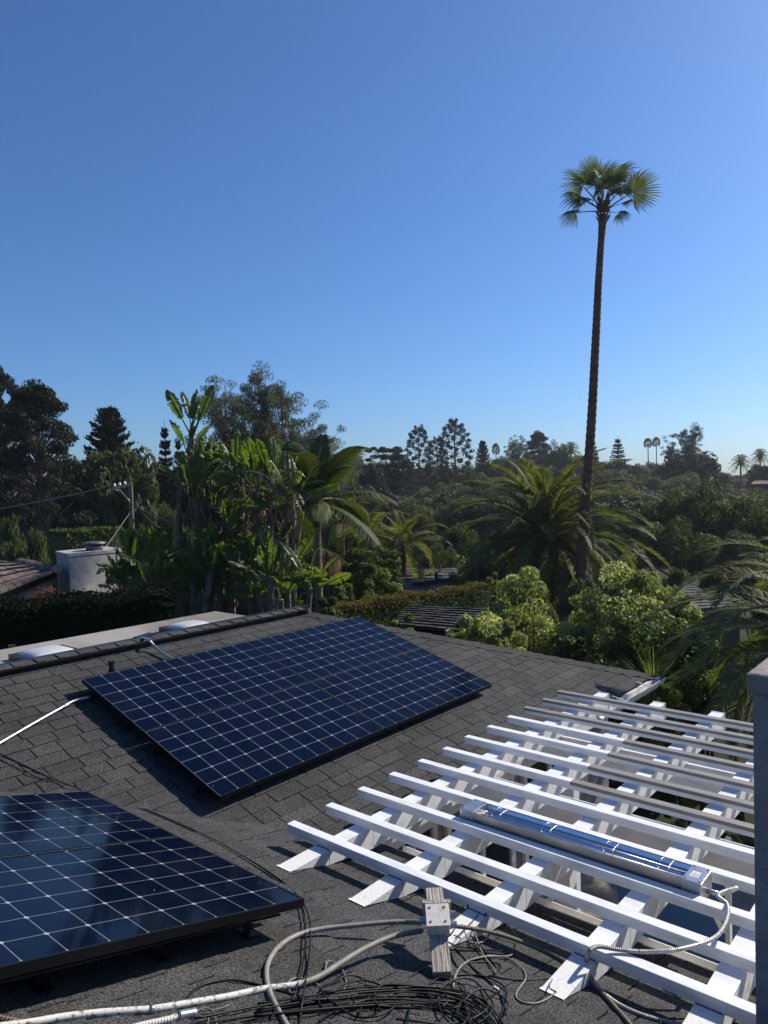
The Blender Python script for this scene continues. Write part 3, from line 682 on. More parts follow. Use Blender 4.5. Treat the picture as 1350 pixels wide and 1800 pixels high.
wire([(345, 1782, .02), (352, 1786, .02), (366, 1790, .015), (365, 1802), (368, 1815)], .0022, M['conduit_white'], 'second thin white tie wire hanging from the grey coupling', .02)
wire([(350, 1776, .02), (380, 1774, .02), (404, 1766, .02)], .0018, M['conduit_white'], 'stiff end of white tie wire pointing right', .02)
wire([(1220, 1790), (1180, 1790), (1160, 1800), (1172, 1815)], .0036, M['rubber'], 'black cable end beside the fifth rafter foot', .012, None, 'cable')
for (x, y, dx) in ((832, 1757, 14), (868, 1735, 8)):
    cable('wire_nut', NP([(x, y, .01), (x+dx*.5, y+dx*.3, .01), (x+dx, y+dx*.6, .01)]), .006, M['red_plastic'] if dx > 10 else M['white_vinyl'], ('red' if dx > 10 else 'white')+' plastic wire nut on a loose wire end', 'wire nut', None, 3, 8)
# weathered post and junction box
P0 = onN(777, 1712, .03); P1 = onN(763, 1563, .26); dx = P1-P0; Lp = np.linalg.norm(dx); ux = dx/Lp
upv = A(-.25, -.2, 1); upv = upv-ux*(upv@ux); upv /= np.linalg.norm(upv); sv_ = np.cross(upv, ux)
M['grain'] = simple('weathered_grain', (.56, .50, .41), .9, 0, .15, .7, 1.0, (.20, .16, .12), .9, 1.6, stretch=(1, 1, 1), lo=.36, hi=.56, basis=(ux*5, sv_*110, upv*110))
post = thing('wooden_post', P0, 'weathered grey wooden post tilted up from the shingles', 'wooden post')
MB().obox(P0-sv_*.042-upv*.03, ux*Lp, sv_*.084, upv*.042).build('post', M['grain'], post, False, .003)
b = MB(); b.bar(onN(778, 1700, .0), P0+ux*.22-upv*.03, .05, .03); b.build('brace', M['wood'], post, False, .002)
bx = thing('junction_box', P0+ux*.28, 'rusty white metal junction box fixed to the wooden post', 'junction box')
q = P0+ux*(Lp*.40)-sv_*.052+upv*.0125
MB().obox(q, ux*.115, sv_*.104, upv*.062).build('body', M['box_metal'], bx, False, .004)
MB().obox(q-sv_*.003-ux*.003+upv*.0622, ux*.121, sv_*.110, upv*.004).build('cover', M['box_metal'], bx, False, .002)
MB().obox(q+ux*.1175-sv_*.014-upv*.002, ux*.02, sv_*.132, upv*.07).build('top_cleat', M['wood'], bx, False, .002)
b = MB()
for i in (.018, .086):
    for j in (.02, .095): c = q+sv_*i+ux*j+upv*.066; b.tube([c, c+upv*.003], .0055, 10)
b.build('screws', M['rust'], bx)
for k, (jj, side) in enumerate(((.03, -1), (.085, -1), (.06, 1))):
    c = q+ux*jj+upv*.03+(sv_*.104 if side > 0 else 0)
    MB().tube([c, c+sv_*side*.012, c+sv_*side*.013, c+sv_*side*.035], [.019, .019, .0155, .0155], 10).build('connector', M['galv'], bx)
# silver conduit on the main roof, left
cable('conduit', [onM(-40, 1330, .03), onM(0, 1306, .03), onM(60, 1271, .03), onM(110, 1243, .03), onM(128, 1233, .032), onM(150, 1227, .035), onM(180, 1222, .04)], .0125, M['galv'], 'straight silver conduit running under the upper left panel', 'conduit', None, 8, 12)
cable('pipe_coupling', [onM(112, 1242, .03), onM(117, 1239, .03), onM(122, 1236, .03)], .0165, M['galv'], 'silver coupling on the straight conduit at the left', 'fitting', None, 3, 12)
k0 = A(4.28, 7.33, -1.63)
cable('conduit', [yp(238, 1130, 7.3), yp(250, 1124.5, 7.1)+A(0, 0, .02), onM(262, 1126, .10), onM(270, 1134, .07), onM(285, 1147, .05), onM(308, 1161, .045)], .014, M['galv'], 'grey bent conduit coming over the ridge to the panels', 'conduit', None, 8, 12)

# ================================================================== the surroundings
rg = np.random.default_rng(21)
def unit(v): return v/(np.linalg.norm(v, axis=-1, keepdims=True)+1e-12)
def leaves(P, L, W, rng, var_=None, axis=None, nrm=None, nj=.55):
    """diamond leaves at P; axis (optional) biases the long direction"""
    n = len(P); a = rng.normal(size=(n, 3))
    a = unit(a) if axis is None else unit(unit(a)*.55+axis)
    b_ = unit(np.cross(a, unit(rng.normal(size=(n, 3)))))
    if nrm is not None:                     # blades lie roughly on the clump's surface
        q = unit(nrm+rng.normal(size=(n, 3))*nj); a = unit(np.cross(q, rng.normal(size=(n, 3)))); b_ = np.cross(q, a)
    L = (np.asarray(L)*np.ones(n))[:, None]*rng.uniform(.7, 1.3, (n, 1)); W = (np.asarray(W)*np.ones(n))[:, None]*rng.uniform(.7, 1.3, (n, 1))
    V = np.stack([P-a*L/2, P+b_*W/2, P+a*L/2, P-b_*W/2], 1).reshape(-1, 3)
    F = np.arange(4*n).reshape(n, 4)
    v = rng.random(n) if var_ is None else np.clip(var_+rng.normal(0, .16, n), 0, 1)
    return V, F, np.repeat(v, 4)
def cat(lst):
    V, F, A_ = [], [], []; k = 0
    for v, f, a in lst: V.append(v); F.append(f+k); A_.append(a); k += len(v)
    return np.concatenate(V), np.concatenate(F), np.concatenate(A_)
def clump_pts(C_, Rr, n, rng, flat=1.0, shell=.45):
    """n points spread through clumps centred at C_ (m,3) radius Rr (m,)"""
    m = len(C_); i = rng.integers(0, m, n); d = unit(rng.normal(size=(n, 3))); r = (shell**3+(1-shell**3)*rng.random(n))**(1/3)
    P = d*r[:, None]*np.asarray(Rr)[i][:, None]; P[:, 2] *= flat
    return P+C_[i], i
def limbs(mb, segs, seg=6):
    for p0, p1, r0, r1, sag in segs:
        p0, p1 = np.asarray(p0, float), np.asarray(p1, float); n = 5; t = np.linspace(0, 1, n)[:, None]
        P = p0+(p1-p0)*t; P[:, 2] += (sag*np.sin(np.pi*t[:, 0])); mb.tube(P, np.linspace(r0, r1, n), seg, False)
TREES = {}
def proto(kind, seed):
    key = (kind, seed)
    if key in TREES: return TREES[key]
    rng = np.random.default_rng(hash(kind) % 1 + seed*17+len(kind)*101); tr = MB(); segs = []; mat = 'oak'; bark = 'bark'
    if kind in ('oak', 'olive', 'mass'):
        H, W = 9., 10.; m = 46 if kind != 'mass' else 34
        d = unit(rng.normal(size=(m, 3))); d[:, 2] = np.abs(d[:, 2])*1.0-.28
        rr = rng.uniform(.55, 1.12, m); C_ = d*rr[:, None]*A(4.1, 4.1, 3.6)+A(0, 0, 4.9); Rr = rng.uniform(.75, 1.5, m)
        cv = rng.random(m)
        P, i = clump_pts(C_, Rr, 11000 if kind != 'mass' else 6400, rng, .8, .78)
        V = leaves(P, .30 if kind != 'mass' else .42, .19 if kind != 'mass' else .28, rng, .2+.5*cv[i], None, unit(P-C_[i]), .42)
        segs = [((0, 0, -.5), (0.2, .1, 2.2), .42, .34, 0)]+[((.2, .1, 2.0), C_[k]*A(.85, .85, .95), .17, .04, .3) for k in range(0, m, 3)]
        mat = 'oak' if kind != 'olive' else 'oak2'
    elif kind == 'cypress':
        H, W = 14., 11.; C_ = []; Rr = []
        for k in range(130):
            z = rng.uniform(4.4, 13.6); t = max(0, (z-5.2)/8.4); a = rng.uniform(0, 2*math.pi); L = (5.4*(1-t**2.2)*.9+.6)*rng.uniform(.45, 1.0)
            c = A(L*math.cos(a), L*math.sin(a), z+.12*L+rng.uniform(-.2, .3)); C_.append(c); Rr.append(rng.uniform(.7, 1.25))
            segs.append(((0, 0, z-.5*L*.5-.4), c, .11, .03, -.2))
        C_ = np.array(C_); cv = rng.random(130); P, i = clump_pts(C_, Rr, 36000, rng, .36, .1)
        V = leaves(P, .30, .10, rng, .15+.55*cv[i]); mat = 'cyp'; bark = 'bark_grey'
        segs += [((-.1, 0, -.5), (-.25, .1, 7), .55, .32, 0), ((-.25, .1, 6.8), (0, 0, 13.2), .3, .06, 0), ((.35, .1, -.5), (.9, .2, 6.5), .42, .22, 0), ((.9, .2, 6.3), (1.8, .2, 10.5), .2, .05, 0)]
    elif kind == 'fir':                                  # pyramid with upturned branch ends over a broad skirt
        H, W = 14., 8.5; pts = []; ax = []; C_ = []
        for k in range(120):
            z = 3.2+10.6*(k/120)**.92; t = (z-3.2)/10.6; a = k*2.399; L = (3.9*(1-t)**.75+.35)*rng.uniform(.8, 1.1)
            s = np.linspace(.15, 1, 26); up_ = -.10*s+.32*s**2.6
            q = np.stack([L*s*math.cos(a), L*s*math.sin(a), z+L*up_], 1); q = np.repeat(q, 5, 0)+rng.normal(0, .13, (130, 3))*A(1, 1, .6)
            pts.append(q); ax.append(np.tile(A(math.cos(a)*.5, math.sin(a)*.5, .7), (130, 1))); segs.append(((0, 0, z), (L*.95*math.cos(a), L*.95*math.sin(a), z+L*.2), .05, .015, -.1*L))
        V = leaves(np.concatenate(pts), .34, .12, rng, None, np.concatenate(ax)); mat = 'bunya'
        segs += [((0, 0, -.5), (0, 0, 13.7), .38, .05, 0)]
    elif kind == 'norfolk':
        H, W = 14., 5.; pts = []; ax = []
        for k in range(24):
            z = 2.2+11.2*(k/24)+rng.uniform(-.1, .1); t = k/24; n = 5
            for j in range(n):
                a = j*2*math.pi/n+k*.5+rng.uniform(-.1, .1); L = (2.5*(1-t)**.85+.2)*rng.uniform(.85, 1.1); s = np.linspace(.1, 1, 16)
                q = np.stack([L*s*math.cos(a), L*s*math.sin(a), z+.14*L*s+.1*s], 1); q = np.repeat(q, 5, 0)+rng.normal(0, .07, (80, 3)); q[:, 2] += .05
                pts.append(q); ax.append(np.tile(A(math.cos(a)*.5, math.sin(a)*.5, .6), (80, 1))); segs.append(((0, 0, z), (L*math.cos(a), L*math.sin(a), z+.14*L), .035, .01, 0))
        V = leaves(np.concatenate(pts), .30, .09, rng, None, np.concatenate(ax)); mat = 'bunya'; segs += [((0, 0, -.5), (0, 0, 13.9), .22, .03, 0)]
    elif kind == 'airy':                                 # open pine: rising limbs that carry small separate puffs
        H, W = 16., 12.; C_ = []; ends = []
        for k in range(15):
            a = k*2.4; z0 = rng.uniform(5, 11); L = rng.uniform(2.8, 5.6)*(1-.45*max(0, (z0-8)/4)); z1 = min(15.3, z0+rng.uniform(2.2, 4.5)); e = A(L*math.cos(a), L*math.sin(a), z1)
            segs.append(((0, 0, z0), e, .13, .04, -.4)); ends.append((A(0, 0, z0), e))
            for q in range(22):
                t = rng.uniform(.4, 1.08); c = A(0, 0, z0)+(e-A(0, 0, z0))*t+rng.normal(0, 1.0, 3)*A(1, 1, .8); c[2] += .25; C_.append(c)
                segs.append((A(0, 0, z0)+(e-A(0, 0, z0))*(t*.8), c, .035, .012, 0))
        for q in range(16): C_.append(A(rng.normal(0, 1.0), rng.normal(0, 1.0), rng.uniform(13, 15.6)))
        C_ = np.array(C_); m = len(C_); cv = rng.random(m); P, i = clump_pts(C_, rng.uniform(.6, 1.05, m), 40000, rng, .42, .1)
        V = leaves(P, .30, .06, rng, .2+.6*cv[i]); mat = 'pine'; segs += [((0, 0, -.5), (.2, 0, 9), .34, .2, 0), ((.2, 0, 8.8), (0, 0, 15), .19, .04, 0)]
    elif kind == 'bunya':                                # bare lower limbs, tufts at the ends, domed head
        H, W = 18., 9.; C_ = []
        for k in range(78):
            t = (k+.5)/78; z = 6.+10.6*t; a = k*2.399; L = (3.9*math.sqrt(max(.02, 1-((t-.42)/.62)**2)))*rng.uniform(.82, 1.08); e = A(L*math.cos(a), L*math.sin(a), z+.16*L-.3*(1-t)*L*.5)
            segs.append(((0, 0, z), e, .06, .025, .15)); C_ += [e, e*A(.86, .86, 1)+A(0, 0, -.05)]
        for k in range(8): C_.append(A(rng.normal(0, .8), rng.normal(0, .8), rng.uniform(16.6, 17.5)))
        C_ = np.array(C_); P, i = clump_pts(C_, rng.uniform(.38, .7, len(C_)), 9000, rng, .75, .1); V = leaves(P, .42, .14, rng); mat = 'bunya'; segs += [((0, 0, -.5), (0, 0, 17.3), .42, .1, 0)]
    elif kind == 'umbrella':                             # flat layered crown
        H, W = 13., 11.; C_ = []
        for k in range(34):
            z = rng.choice([8.2, 9.6, 11., 12.3])+rng.uniform(-.3, .3); a = rng.uniform(0, 6.28); L = rng.uniform(.8, 5.2)*(1.1-.035*max(0, z-8)**1.3); C_.append(A(L*math.cos(a), L*math.sin(a), z)); segs.append(((0, 0, z-1.2), C_[-1], .08, .02, .1))
        C_ = np.array(C_); P, i = clump_pts(C_, rng.uniform(.7, 1.2, 34), 9000, rng, .3, .1); V = leaves(P, .4, .15, rng); mat = 'cyp'; segs += [((0, 0, -.5), (0, 0, 12.6), .34, .07, 0)]
    elif kind == 'featherpalm':
        H, W = 12., 6.; pts = []; ax = []
        for k in range(44):
            a = k*2.399; el = R_(78-115*(k/44)); s = np.linspace(.12, 1, 24); L = 3.1
            h = L*(s*math.cos(el)+.0*s); z = 10.2+L*(s*math.sin(el)-.42*s**2.4); q = np.stack([h*math.cos(a), h*math.sin(a), z], 1); side = A(-math.sin(a), math.cos(a), 0)
            for sg in (-1, 1): pts.append(q+side*sg*.16+A(0, 0, -.04)); ax.append(np.tile(side*sg+A(math.cos(a), math.sin(a), -.1)*.6, (24, 1)))
        V = leaves(np.concatenate(pts), .55, .09, rng, None, np.concatenate(ax)); mat = 'date'; segs = [((0, 0, -.5), (.1, 0, 10.2), .26, .22, 0)]; bark = 'palm_bark'
    elif kind == 'fanpalm':
        H, W = 16., 3.6; lst = []
        for k in range(34):
            a = k*2.399; el = R_(80-125*(k/34)); d = A(math.cos(a)*math.cos(el), math.sin(a)*math.cos(el), math.sin(el)); c = A(.3, 0, 14.6)+d*.95; fan = unit(rng.normal(size=(22, 3))*.62+d*1.0); P = c+fan*.38; lst.append(leaves(P, .75, .11, rng, None, fan*2.5))
        V = cat(lst); mat = 'fan'; segs = [((0, 0, -.5), (.15, 0, 8), .22, .18, 0), ((.15, 0, 7.9), (.3, 0, 14.5), .18, .16, 0)]; bark = 'palm_bark'
    elif kind == 'bush':
        H, W = 3., 4.; m = 30; d = unit(rng.normal(size=(m, 3))); d[:, 2] = np.abs(d[:, 2])*1.1-.15; C_ = d*A(1.5, 1.5, 1.25)*rng.uniform(.6, 1, (m, 1))+A(0, 0, 1.25); cv = rng.random(m)
        P, i = clump_pts(C_, rng.uniform(.35, .62, m), 7000, rng, .85, .2); V = leaves(P, .16, .09, rng, .2+.6*cv[i], None, unit(P-C_[i]), .6); mat = 'hedge'; segs = [((0, 0, -.3), C_[k], .05, .015, 0) for k in range(0, m, 4)]
    limbs(tr, segs)
    res = dict(H=H, W=W, trunk=tr.mesh('trunk', M[bark]), crown=mesh_np('crown', V[0], V[1], M[mat], V[2]))
    TREES[key] = res; return res
def tree(kind, seed, px, ytop, wpx, D, label, group=None, name=None, cat_='tree', zb=None, rz=None, mat=None):
    p = proto(kind, seed); c = ray(px, 860)*D; z0 = float(terr(c[0], c[1])) if zb is None else zb
    top = (ray(px, ytop)*D)[2]; s = max(.15, (top-z0)/p['H']); sw = wpx/FOC*D/p['W']
    o = thing(name or 'tree', (c[0], c[1], z0), label, cat_, group); o.scale = (sw, sw, s); o.rotation_euler = (0, 0, rg.uniform(0, 6.28) if rz is None else rz)
    t = link('trunk', p['trunk'], o); k = link('crown' if name != 'shrub' else 'foliage', p['crown'], o)
    if mat: 
        k.material_slots[0].link = 'OBJECT'; k.material_slots[0].material = M[mat]
    return o

# --- skyline and near trees
tree('cypress', 1, 72, 672, 190, 44, 'big cypress with forked grey trunk and layered dark crown at the left', name='cypress_tree')
tree('cypress', 2, 8, 650, 150, 52, 'tall cypress cut by the left edge, behind the forked one', name='cypress_tree')
tree('fir', 1, 197, 714, 190, 50, 'dark pyramidal conifer with upturned branch tips right of the big cypress', name='conifer_tree')
tree('mass', 3, 210, 752, 170, 47, 'broad dark tree below the pyramidal conifer', name='broad_tree')
tree('norfolk', 1, 293, 736, 62, 55, 'slim tiered pine left of the banana like leaves', name='tiered_pine')
tree('norfolk', 1, 316, 760, 50, 62, 'small slim tiered pine half hidden behind the tall bare stem', name='tiered_pine')
tree('airy', 1, 402, 656, 185, 58, 'open airy pine behind the paddle leaves, left of its twin', name='airy_pine')
tree('airy', 2, 500, 655, 190, 56, 'open airy pine with domed crown, right of its twin', name='airy_pine')
tree('umbrella', 1, 680, 783, 84, 120, 'flat topped layered tree on the skyline left of the tufted pines', name='umbrella_tree')
tree('bunya', 1, 738, 744, 56, 130, 'tufted domed pine on the skyline, lower of the pair', name='tufted_pine')
tree('bunya', 2, 801, 733, 68, 128, 'tallest tufted domed pine on the skyline', name='tufted_pine')
tree('bunya', 1, 770, 764, 44, 140, 'thin tufted pine between the two domed ones', name='tufted_pine')
tree('fir', 1, 850, 774, 52, 135, 'dark dense conifer right of the tufted pines', name='conifer_tree')
tree('fanpalm', 1, 874, 780, 17, 140, 'tiny fan palm beside the dark dense conifer on the skyline', name='fan_palm', cat_='palm tree')
tree('airy', 1, 912, 764, 60, 150, 'open grey crowned tree on the ridge left of the feather palm', name='airy_pine')
tree('cypress', 1, 948, 758, 66, 155, 'layered dark tree on the ridge beside the grey crowned one', name='umbrella_tree')
tree('oak', 2, 975, 768, 60, 150, 'lower rounded tree between the ridge trees and the feather palm', name='umbrella_tree')
tree('featherpalm', 1, 1005, 776, 38, 150, 'feather palm silhouette on the ridge left of the tall palm trunk', name='feather_palm', cat_='palm tree')
tree('norfolk', 1, 1044, 770, 40, 150, 'tiered pine directly behind the tall palm trunk', name='tiered_pine')
tree('norfolk', 1, 1087, 766, 52, 155, 'wide tiered pine right of the tall palm trunk', name='tiered_pine')
tree('fanpalm', 1, 1141, 771, 18, 170, 'left one of the two slim fan palms on the ridge', name='fan_palm', cat_='palm tree')
tree('fanpalm', 1, 1154, 769, 17, 168, 'right one of the two slim fan palms on the ridge', name='fan_palm', cat_='palm tree')
tree('airy', 2, 1206, 748, 72, 140, 'tall rounded cypress on the ridge at the right', name='airy_pine', mat='cyp')
tree('mass', 3, 1210, 782, 125, 132, 'wide dark tree beneath the tall rounded cypress', name='broad_tree', mat='cyp')
tree('featherpalm', 1, 1303, 798, 40, 130, 'feather palm on the ridge near the right edge', name='feather_palm', cat_='palm tree')
tree('featherpalm', 1, 1337, 788, 36, 140, 'upper feather palm at the right end of the ridge', name='feather_palm', cat_='palm tree')
tree('mass', 4, 1345, 806, 80, 135, 'dark tree below the feather palms at the right edge', name='broad_tree', mat='cyp')
tree('mass', 5, 655, 800, 70, 105, 'dark tree under the flat topped layered tree', name='broad_tree', mat='cyp')
tree('cypress', 2, 702, 796, 84, 110, 'dark layered tree below the tufted pines', name='umbrella_tree')
# --- oaks on the right
tree('oak', 1, 1150, 846, 150, 50, 'large oak left of centre in the dark stand at the right', name='oak_tree')
tree('oak', 2, 1235, 832, 190, 47, 'broadest oak in the dark stand at the right', name='oak_tree')
tree('oak', 3, 1330, 838, 170, 45, 'oak at the right edge of the dark stand', name='oak_tree')
tree('oak', 2, 1190, 900, 150, 40, 'lower oak in front of the dark stand', name='oak_tree')
tree('oak', 1, 1290, 905, 160, 37, 'lower oak in front of the broadest one', name='oak_tree')
# --- wooded hillside
sky_y = lambda x: np.interp(x, [0, 300, 560, 640, 700, 760, 830, 900, 960, 1020, 1060, 1100, 1150, 1210, 1270, 1350], [800, 800, 790, 806, 824, 815, 815, 806, 800, 806, 815, 812, 814, 808, 842, 846])
def hill_label(px, D):
    z = 'behind the paddle leaved plants' if px < 640 else 'below the tufted pines' if px < 890 else 'left of the tall palm trunk' if px < 1040 else 'right of the tall palm trunk' if px < 1140 else 'above the oak stand at the right'
    b_ = 'at the top of the wooded hill' if D > 148 else 'halfway up the wooded hill' if D > 100 else 'at the foot of the wooded hill'
    return 'leafy tree %s, %s' % (b_, z), 'trees %s %s' % (b_, z)
HILL = 'round leafy tree on the wooded hillside'; HG = 'trees covering the hillside'
for D, cnt, dy, wp in ((190, 30, 4, 66), (160, 34, 10, 76), (135, 34, 22, 86), (112, 32, 36, 96), (92, 30, 52, 104), (76, 26, 68, 112)):
    for k in range(cnt):
        px = 560+(k+rg.uniform(.1, .9))/cnt*860
        y = sky_y(px)-12+dy+rg.uniform(-9, 10)
        if px > 1100 and D < 100: y = max(y, 850)
        tree(['mass', 'mass', 'olive', 'oak'][int(rg.integers(0, 4))], int(rg.integers(1, 4)), px, y, wp*rg.uniform(.75, 1.25), D*rg.uniform(.95, 1.05), *hill_label(px, D), 'hillside_tree',
             mat=['oak', 'oak2', 'oak3', 'oak2', 'cyp', 'oak4'][int(rg.integers(0, 6))])
for D, cnt in ((62, 11), (72, 12)):
    for k in range(cnt):
        px = -40+(k+rg.uniform(.1, .9))/cnt*640; wz = 'behind the forked cypress' if px < 150 else 'behind the utility pole' if px < 310 else 'behind the paddle leaved plants'
        tree('mass', int(rg.integers(1, 4)), px, (778 if px < 270 else 800)+rg.uniform(-12, 26), 120*rg.uniform(.8, 1.2), D*rg.uniform(.95, 1.05), 'dark tree in the wood '+wz, 'woodland trees '+wz, 'woodland_tree', mat=['oak', 'cyp'][k % 2])
def mz(px, D):
    if px < 140: return 'behind the brown tile roof'
    if px < 400: return 'behind the utility pole and low paddle leaves'
    if px < 680: return 'behind the slim ringed palm trunk'
    if px < 790: return 'beyond the long grey roof'
    if px < 960: return 'left of the date palm trunk' if D < 40 else 'farther off, left of the date palm'
    if px < 1115: return 'at the foot of the tall palm trunk'
    return 'in front of the oak stand at the right'
for (px, y, wpx, D) in [(15, 880, 70, 36), (60, 930, 70, 34), (130, 925, 90, 36), (185, 930, 70, 33), (250, 900, 80, 36), (290, 850, 60, 40), (330, 900, 90, 36), (610, 890, 90, 38), (640, 930, 70, 34), (735, 880, 66, 48), (800, 905, 90, 44), (770, 935, 80, 38), (840, 930, 60, 46), (1080, 960, 90, 36), (1130, 1000, 80, 30), (1190, 985, 80, 32), (1250, 990, 90, 29), (1320, 960, 90, 28), (1350, 1010, 90, 22), (690, 905, 60, 44), (880, 960, 60, 42), (590, 960, 60, 30), (20, 925, 90, 30), (60, 905, 80, 33), (800, 990, 100, 26), (880, 1000, 100, 25), (940, 1005, 90, 24), (1010, 1000, 90, 25), (1060, 1000, 80, 26), (1110, 985, 90, 27), (840, 975, 90, 30), (1000, 970, 100, 33)]:
    tree('bush' if D < 37 else 'olive', 1 if D < 37 else int(rg.integers(1, 3)), px, y, wpx, D, 'rounded green shrub '+mz(px, D), 'garden shrubs '+mz(px, D), 'shrub', 'shrub', mat=['hedge', 'oak2', 'hedge', 'oak'][int(rg.integers(0, 4))])

# --- hedges and shrubs
def hedge(name, a, b_, wid, zt, zb, mat, label, n, size, cat_='hedge', wob=.08):
    a, b_ = A(a[0], a[1]), A(b_[0], b_[1]); d = b_-a; L = np.linalg.norm(d); x = d/L; y = A(-x[1], x[0]); H = zt-zb
    r = thing(name, (*((a+b_)/2), zb), label, cat_)
    mb = MB(); mb.obox((*(a-y*wid*.36), zb), (*(d), 0), (*(y*wid*.72), 0), (0, 0, H-.16)); mb.build('branches', M['hedge' if mat == 'hedge_red' else mat], r)
    org = np.array(r.location); k = int(n*.45); u = rg.random(n)*L; P = np.empty((n, 3)); s = np.where(rg.random(n) < .5, -1, 1); jit = rg.normal(0, .05, n)
    top = np.arange(n) < k; vv = np.where(top, rg.uniform(-.5, .5, n)*wid, s*(wid/2+jit)); hz = np.where(top, zt+jit*.8+wob*np.sin(u*5)*.4, zb+rg.random(n)*H)
    P[:, :2] = a+x*u[:, None]+y*vv[:, None]; P[:, 2] = hz
    sm = 'hedge' if mat == 'hedge_red' else mat
    if sm == mat: V, F, A_ = leaves(P-org, size, size*.55, rg); link('foliage', mesh_np('foliage', V, F, M[mat], A_), r)
    else:                                   # the clipped top has russet young growth, the sides are green
        up_ = P[:, 2] > zt-.10
        for nm, q, m_ in (('young_growth', P[up_], mat), ('foliage', P[~up_], sm)):
            V, F, A_ = leaves(q-org, size, size*.55, rg); link(nm, mesh_np(nm, V, F, M[m_], A_), r)
def shrub(px, py_top, wpx, D, zb, mat, label, n, L, W, m=50, cat_='shrub', dep=None, seed=0, name='shrub', lean=0., flat=.85):
    rs = np.random.default_rng(seed+5); c = ray(px, 900)*D; top = (ray(px, py_top)*D)[2]; hw = wpx/FOC*D/2; H = top-zb; dep = dep or hw*.8
    r = thing(name, (c[0], c[1], zb), label, cat_)
    d = unit(rs.normal(size=(m, 3))); d[:, 2] = np.abs(d[:, 2])*1.25-.35; q = d*rs.uniform(.55, 1.07, (m, 1))
    rad = rs.uniform(.11, .30, m)*min(hw, H*.7)
    lat = A(RT[0], RT[1], 0); fwd = A(FW[0], FW[1], 0)
    C_ = lat*(q[:, :1]*(hw*1.02-rad.mean()*.35))+fwd*(q[:, 1:2]*dep)+A(0, 0, 1)*(H*.5+q[:, 2:3]*(H*.5-rad.mean()*.45))
    C_[:, 2] = np.maximum(C_[:, 2], rad*.5); cv = rs.random(m)
    P, i = clump_pts(C_, rad, n, rs, flat, .62); o_ = unit(P-C_[i])
    V, F, A_ = leaves(P, L, W, rs, .22+.62*cv[i], None, o_+A(0, 0, .25), .7)
    link('foliage', mesh_np('foliage', V, F, M[mat], A_), r)
    mb = MB(); limbs(mb, [((rs.normal(0, .1), rs.normal(0, .1), 0), C_[k], .035, .008, 0) for k in range(0, m, 2)], 5); mb.build('stem', M['bark'], None); bpy.data.objects[-1:] if False else None
    s_ = COL.objects[-1]; s_.parent = r; s_.location = tuple(np.array(s_.location)-0*np.array(r.location)); s_.name = 'stem'
    return r
pit = 'pitto'
shrub(852, 1048, 200, 12.4, -5.0, pit, 'low pale green variegated shrub just past the hip, the leftmost of three', 20000, .085, .036, 60, seed=1)
shrub(932, 992, 205, 14.8, -5.2, pit, 'middle pale green variegated shrub in front of the date palm trunk', 22000, .088, .036, 60, seed=2)
shrub(1108, 992, 240, 14.6, -5.2, pit, 'tallest pale green variegated shrub, right of the tall palm trunk', 26000, .088, .036, 70, seed=3)
shrub(1135, 1052, 250, 12.9, -5.0, 'pitto_d', 'wide glossy dark green shrub in front of the variegated ones', 30000, .07, .036, 80, seed=4)
shrub(1222, 1066, 110, 12.6, -5.0, 'pitto_d', 'glossy dark shrub in front of the hip roofed building', 12000, .07, .036, 44, seed=16)
shrub(1005, 1095, 110, 13.4, -5.0, 'pitto_d', 'dark shrub between the pale shrubs behind the hip', 10000, .07, .036, 40, seed=14)
shrub(1000, 1035, 110, 15.4, -5.2, pit, 'pale variegated shrub filling the gap between the two tall ones', 10000, .088, .036, 44, seed=17)
shrub(795, 1076, 90, 13.2, -5.0, pit, 'small pale variegated shrub at the end of the dark stepped roof', 7000, .085, .036, 34, seed=18)
shrub(1195, 1040, 120, 14.2, -5.1, 'pitto_d', 'dark shrub at the right end of the pale variegated bank', 11000, .075, .036, 44, seed=19)
shrub(868, 985, 60, 17.5, -5.4, pit, 'small pale tuft of leaves left of the date palm trunk', 4000, .09, .04, 24, seed=9)
shrub(655, 972, 112, 19.9, -6.0, 'round', 'rounded fine leaved green shrub beside the bare palm trunk', 16000, .12, .04, 60, seed=5)
shrub(697, 1036, 46, 20, -5.9, 'pitto', 'small pale bush at the foot of the rounded green shrub', 3500, .08, .05, 24, seed=6)
shrub(598, 1005, 90, 19, -5.8, 'hedge', 'dark green shrub left of the rounded one', 8000, .12, .06, 40, seed=7)
shrub(603, 984, 34, 23, -6.0, 'magenta', 'bush with magenta flowers behind the bare palm trunk', 420, .08, .06, 14, seed=8)
shrub(700, 1062, 90, 13.5, -5.1, 'lime', 'bright green leafy shrub behind the upper right panel', 7000, .08, .045, 40, seed=10)
shrub(1165, 1186, 110, 10.8, -4.98, 'lime', 'lime green shrub beyond the gutter end', 9000, .075, .045, 40, seed=11)
shrub(572, 1035, 100, 14.5, -5.2, 'hedge', 'dark leafy shrub at the far end of the ridge', 8000, .09, .05, 40, seed=12)
shrub(80, 1012, 170, 13.2, -5.0, 'red_leaf', 'shrub with reddish young leaves below the tile roof', 9000, .075, .035, 46, seed=13)
shrub(20, 1095, 60, 10.6, -5.0, 'hedge', 'small olive bush at the left edge behind the flat roof', 4000, .07, .035, 24, seed=15)
def ln(px0, py0, D0, px1, py1, D1): p, q = gp(px0, py0, D0), gp(px1, py1, D1); return p[:2], q[:2], (p[2]+q[2])/2
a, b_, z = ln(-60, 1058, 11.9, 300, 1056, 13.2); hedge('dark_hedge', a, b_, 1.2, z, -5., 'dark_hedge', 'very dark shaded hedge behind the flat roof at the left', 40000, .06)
a, b_, z = ln(578, 1064, 17.6, 722, 1052, 19.5); hedge('hedge', a, b_, .6, z, -5.6, 'hedge_red', 'clipped hedge with russet top below the rounded shrub', 30000, .055)
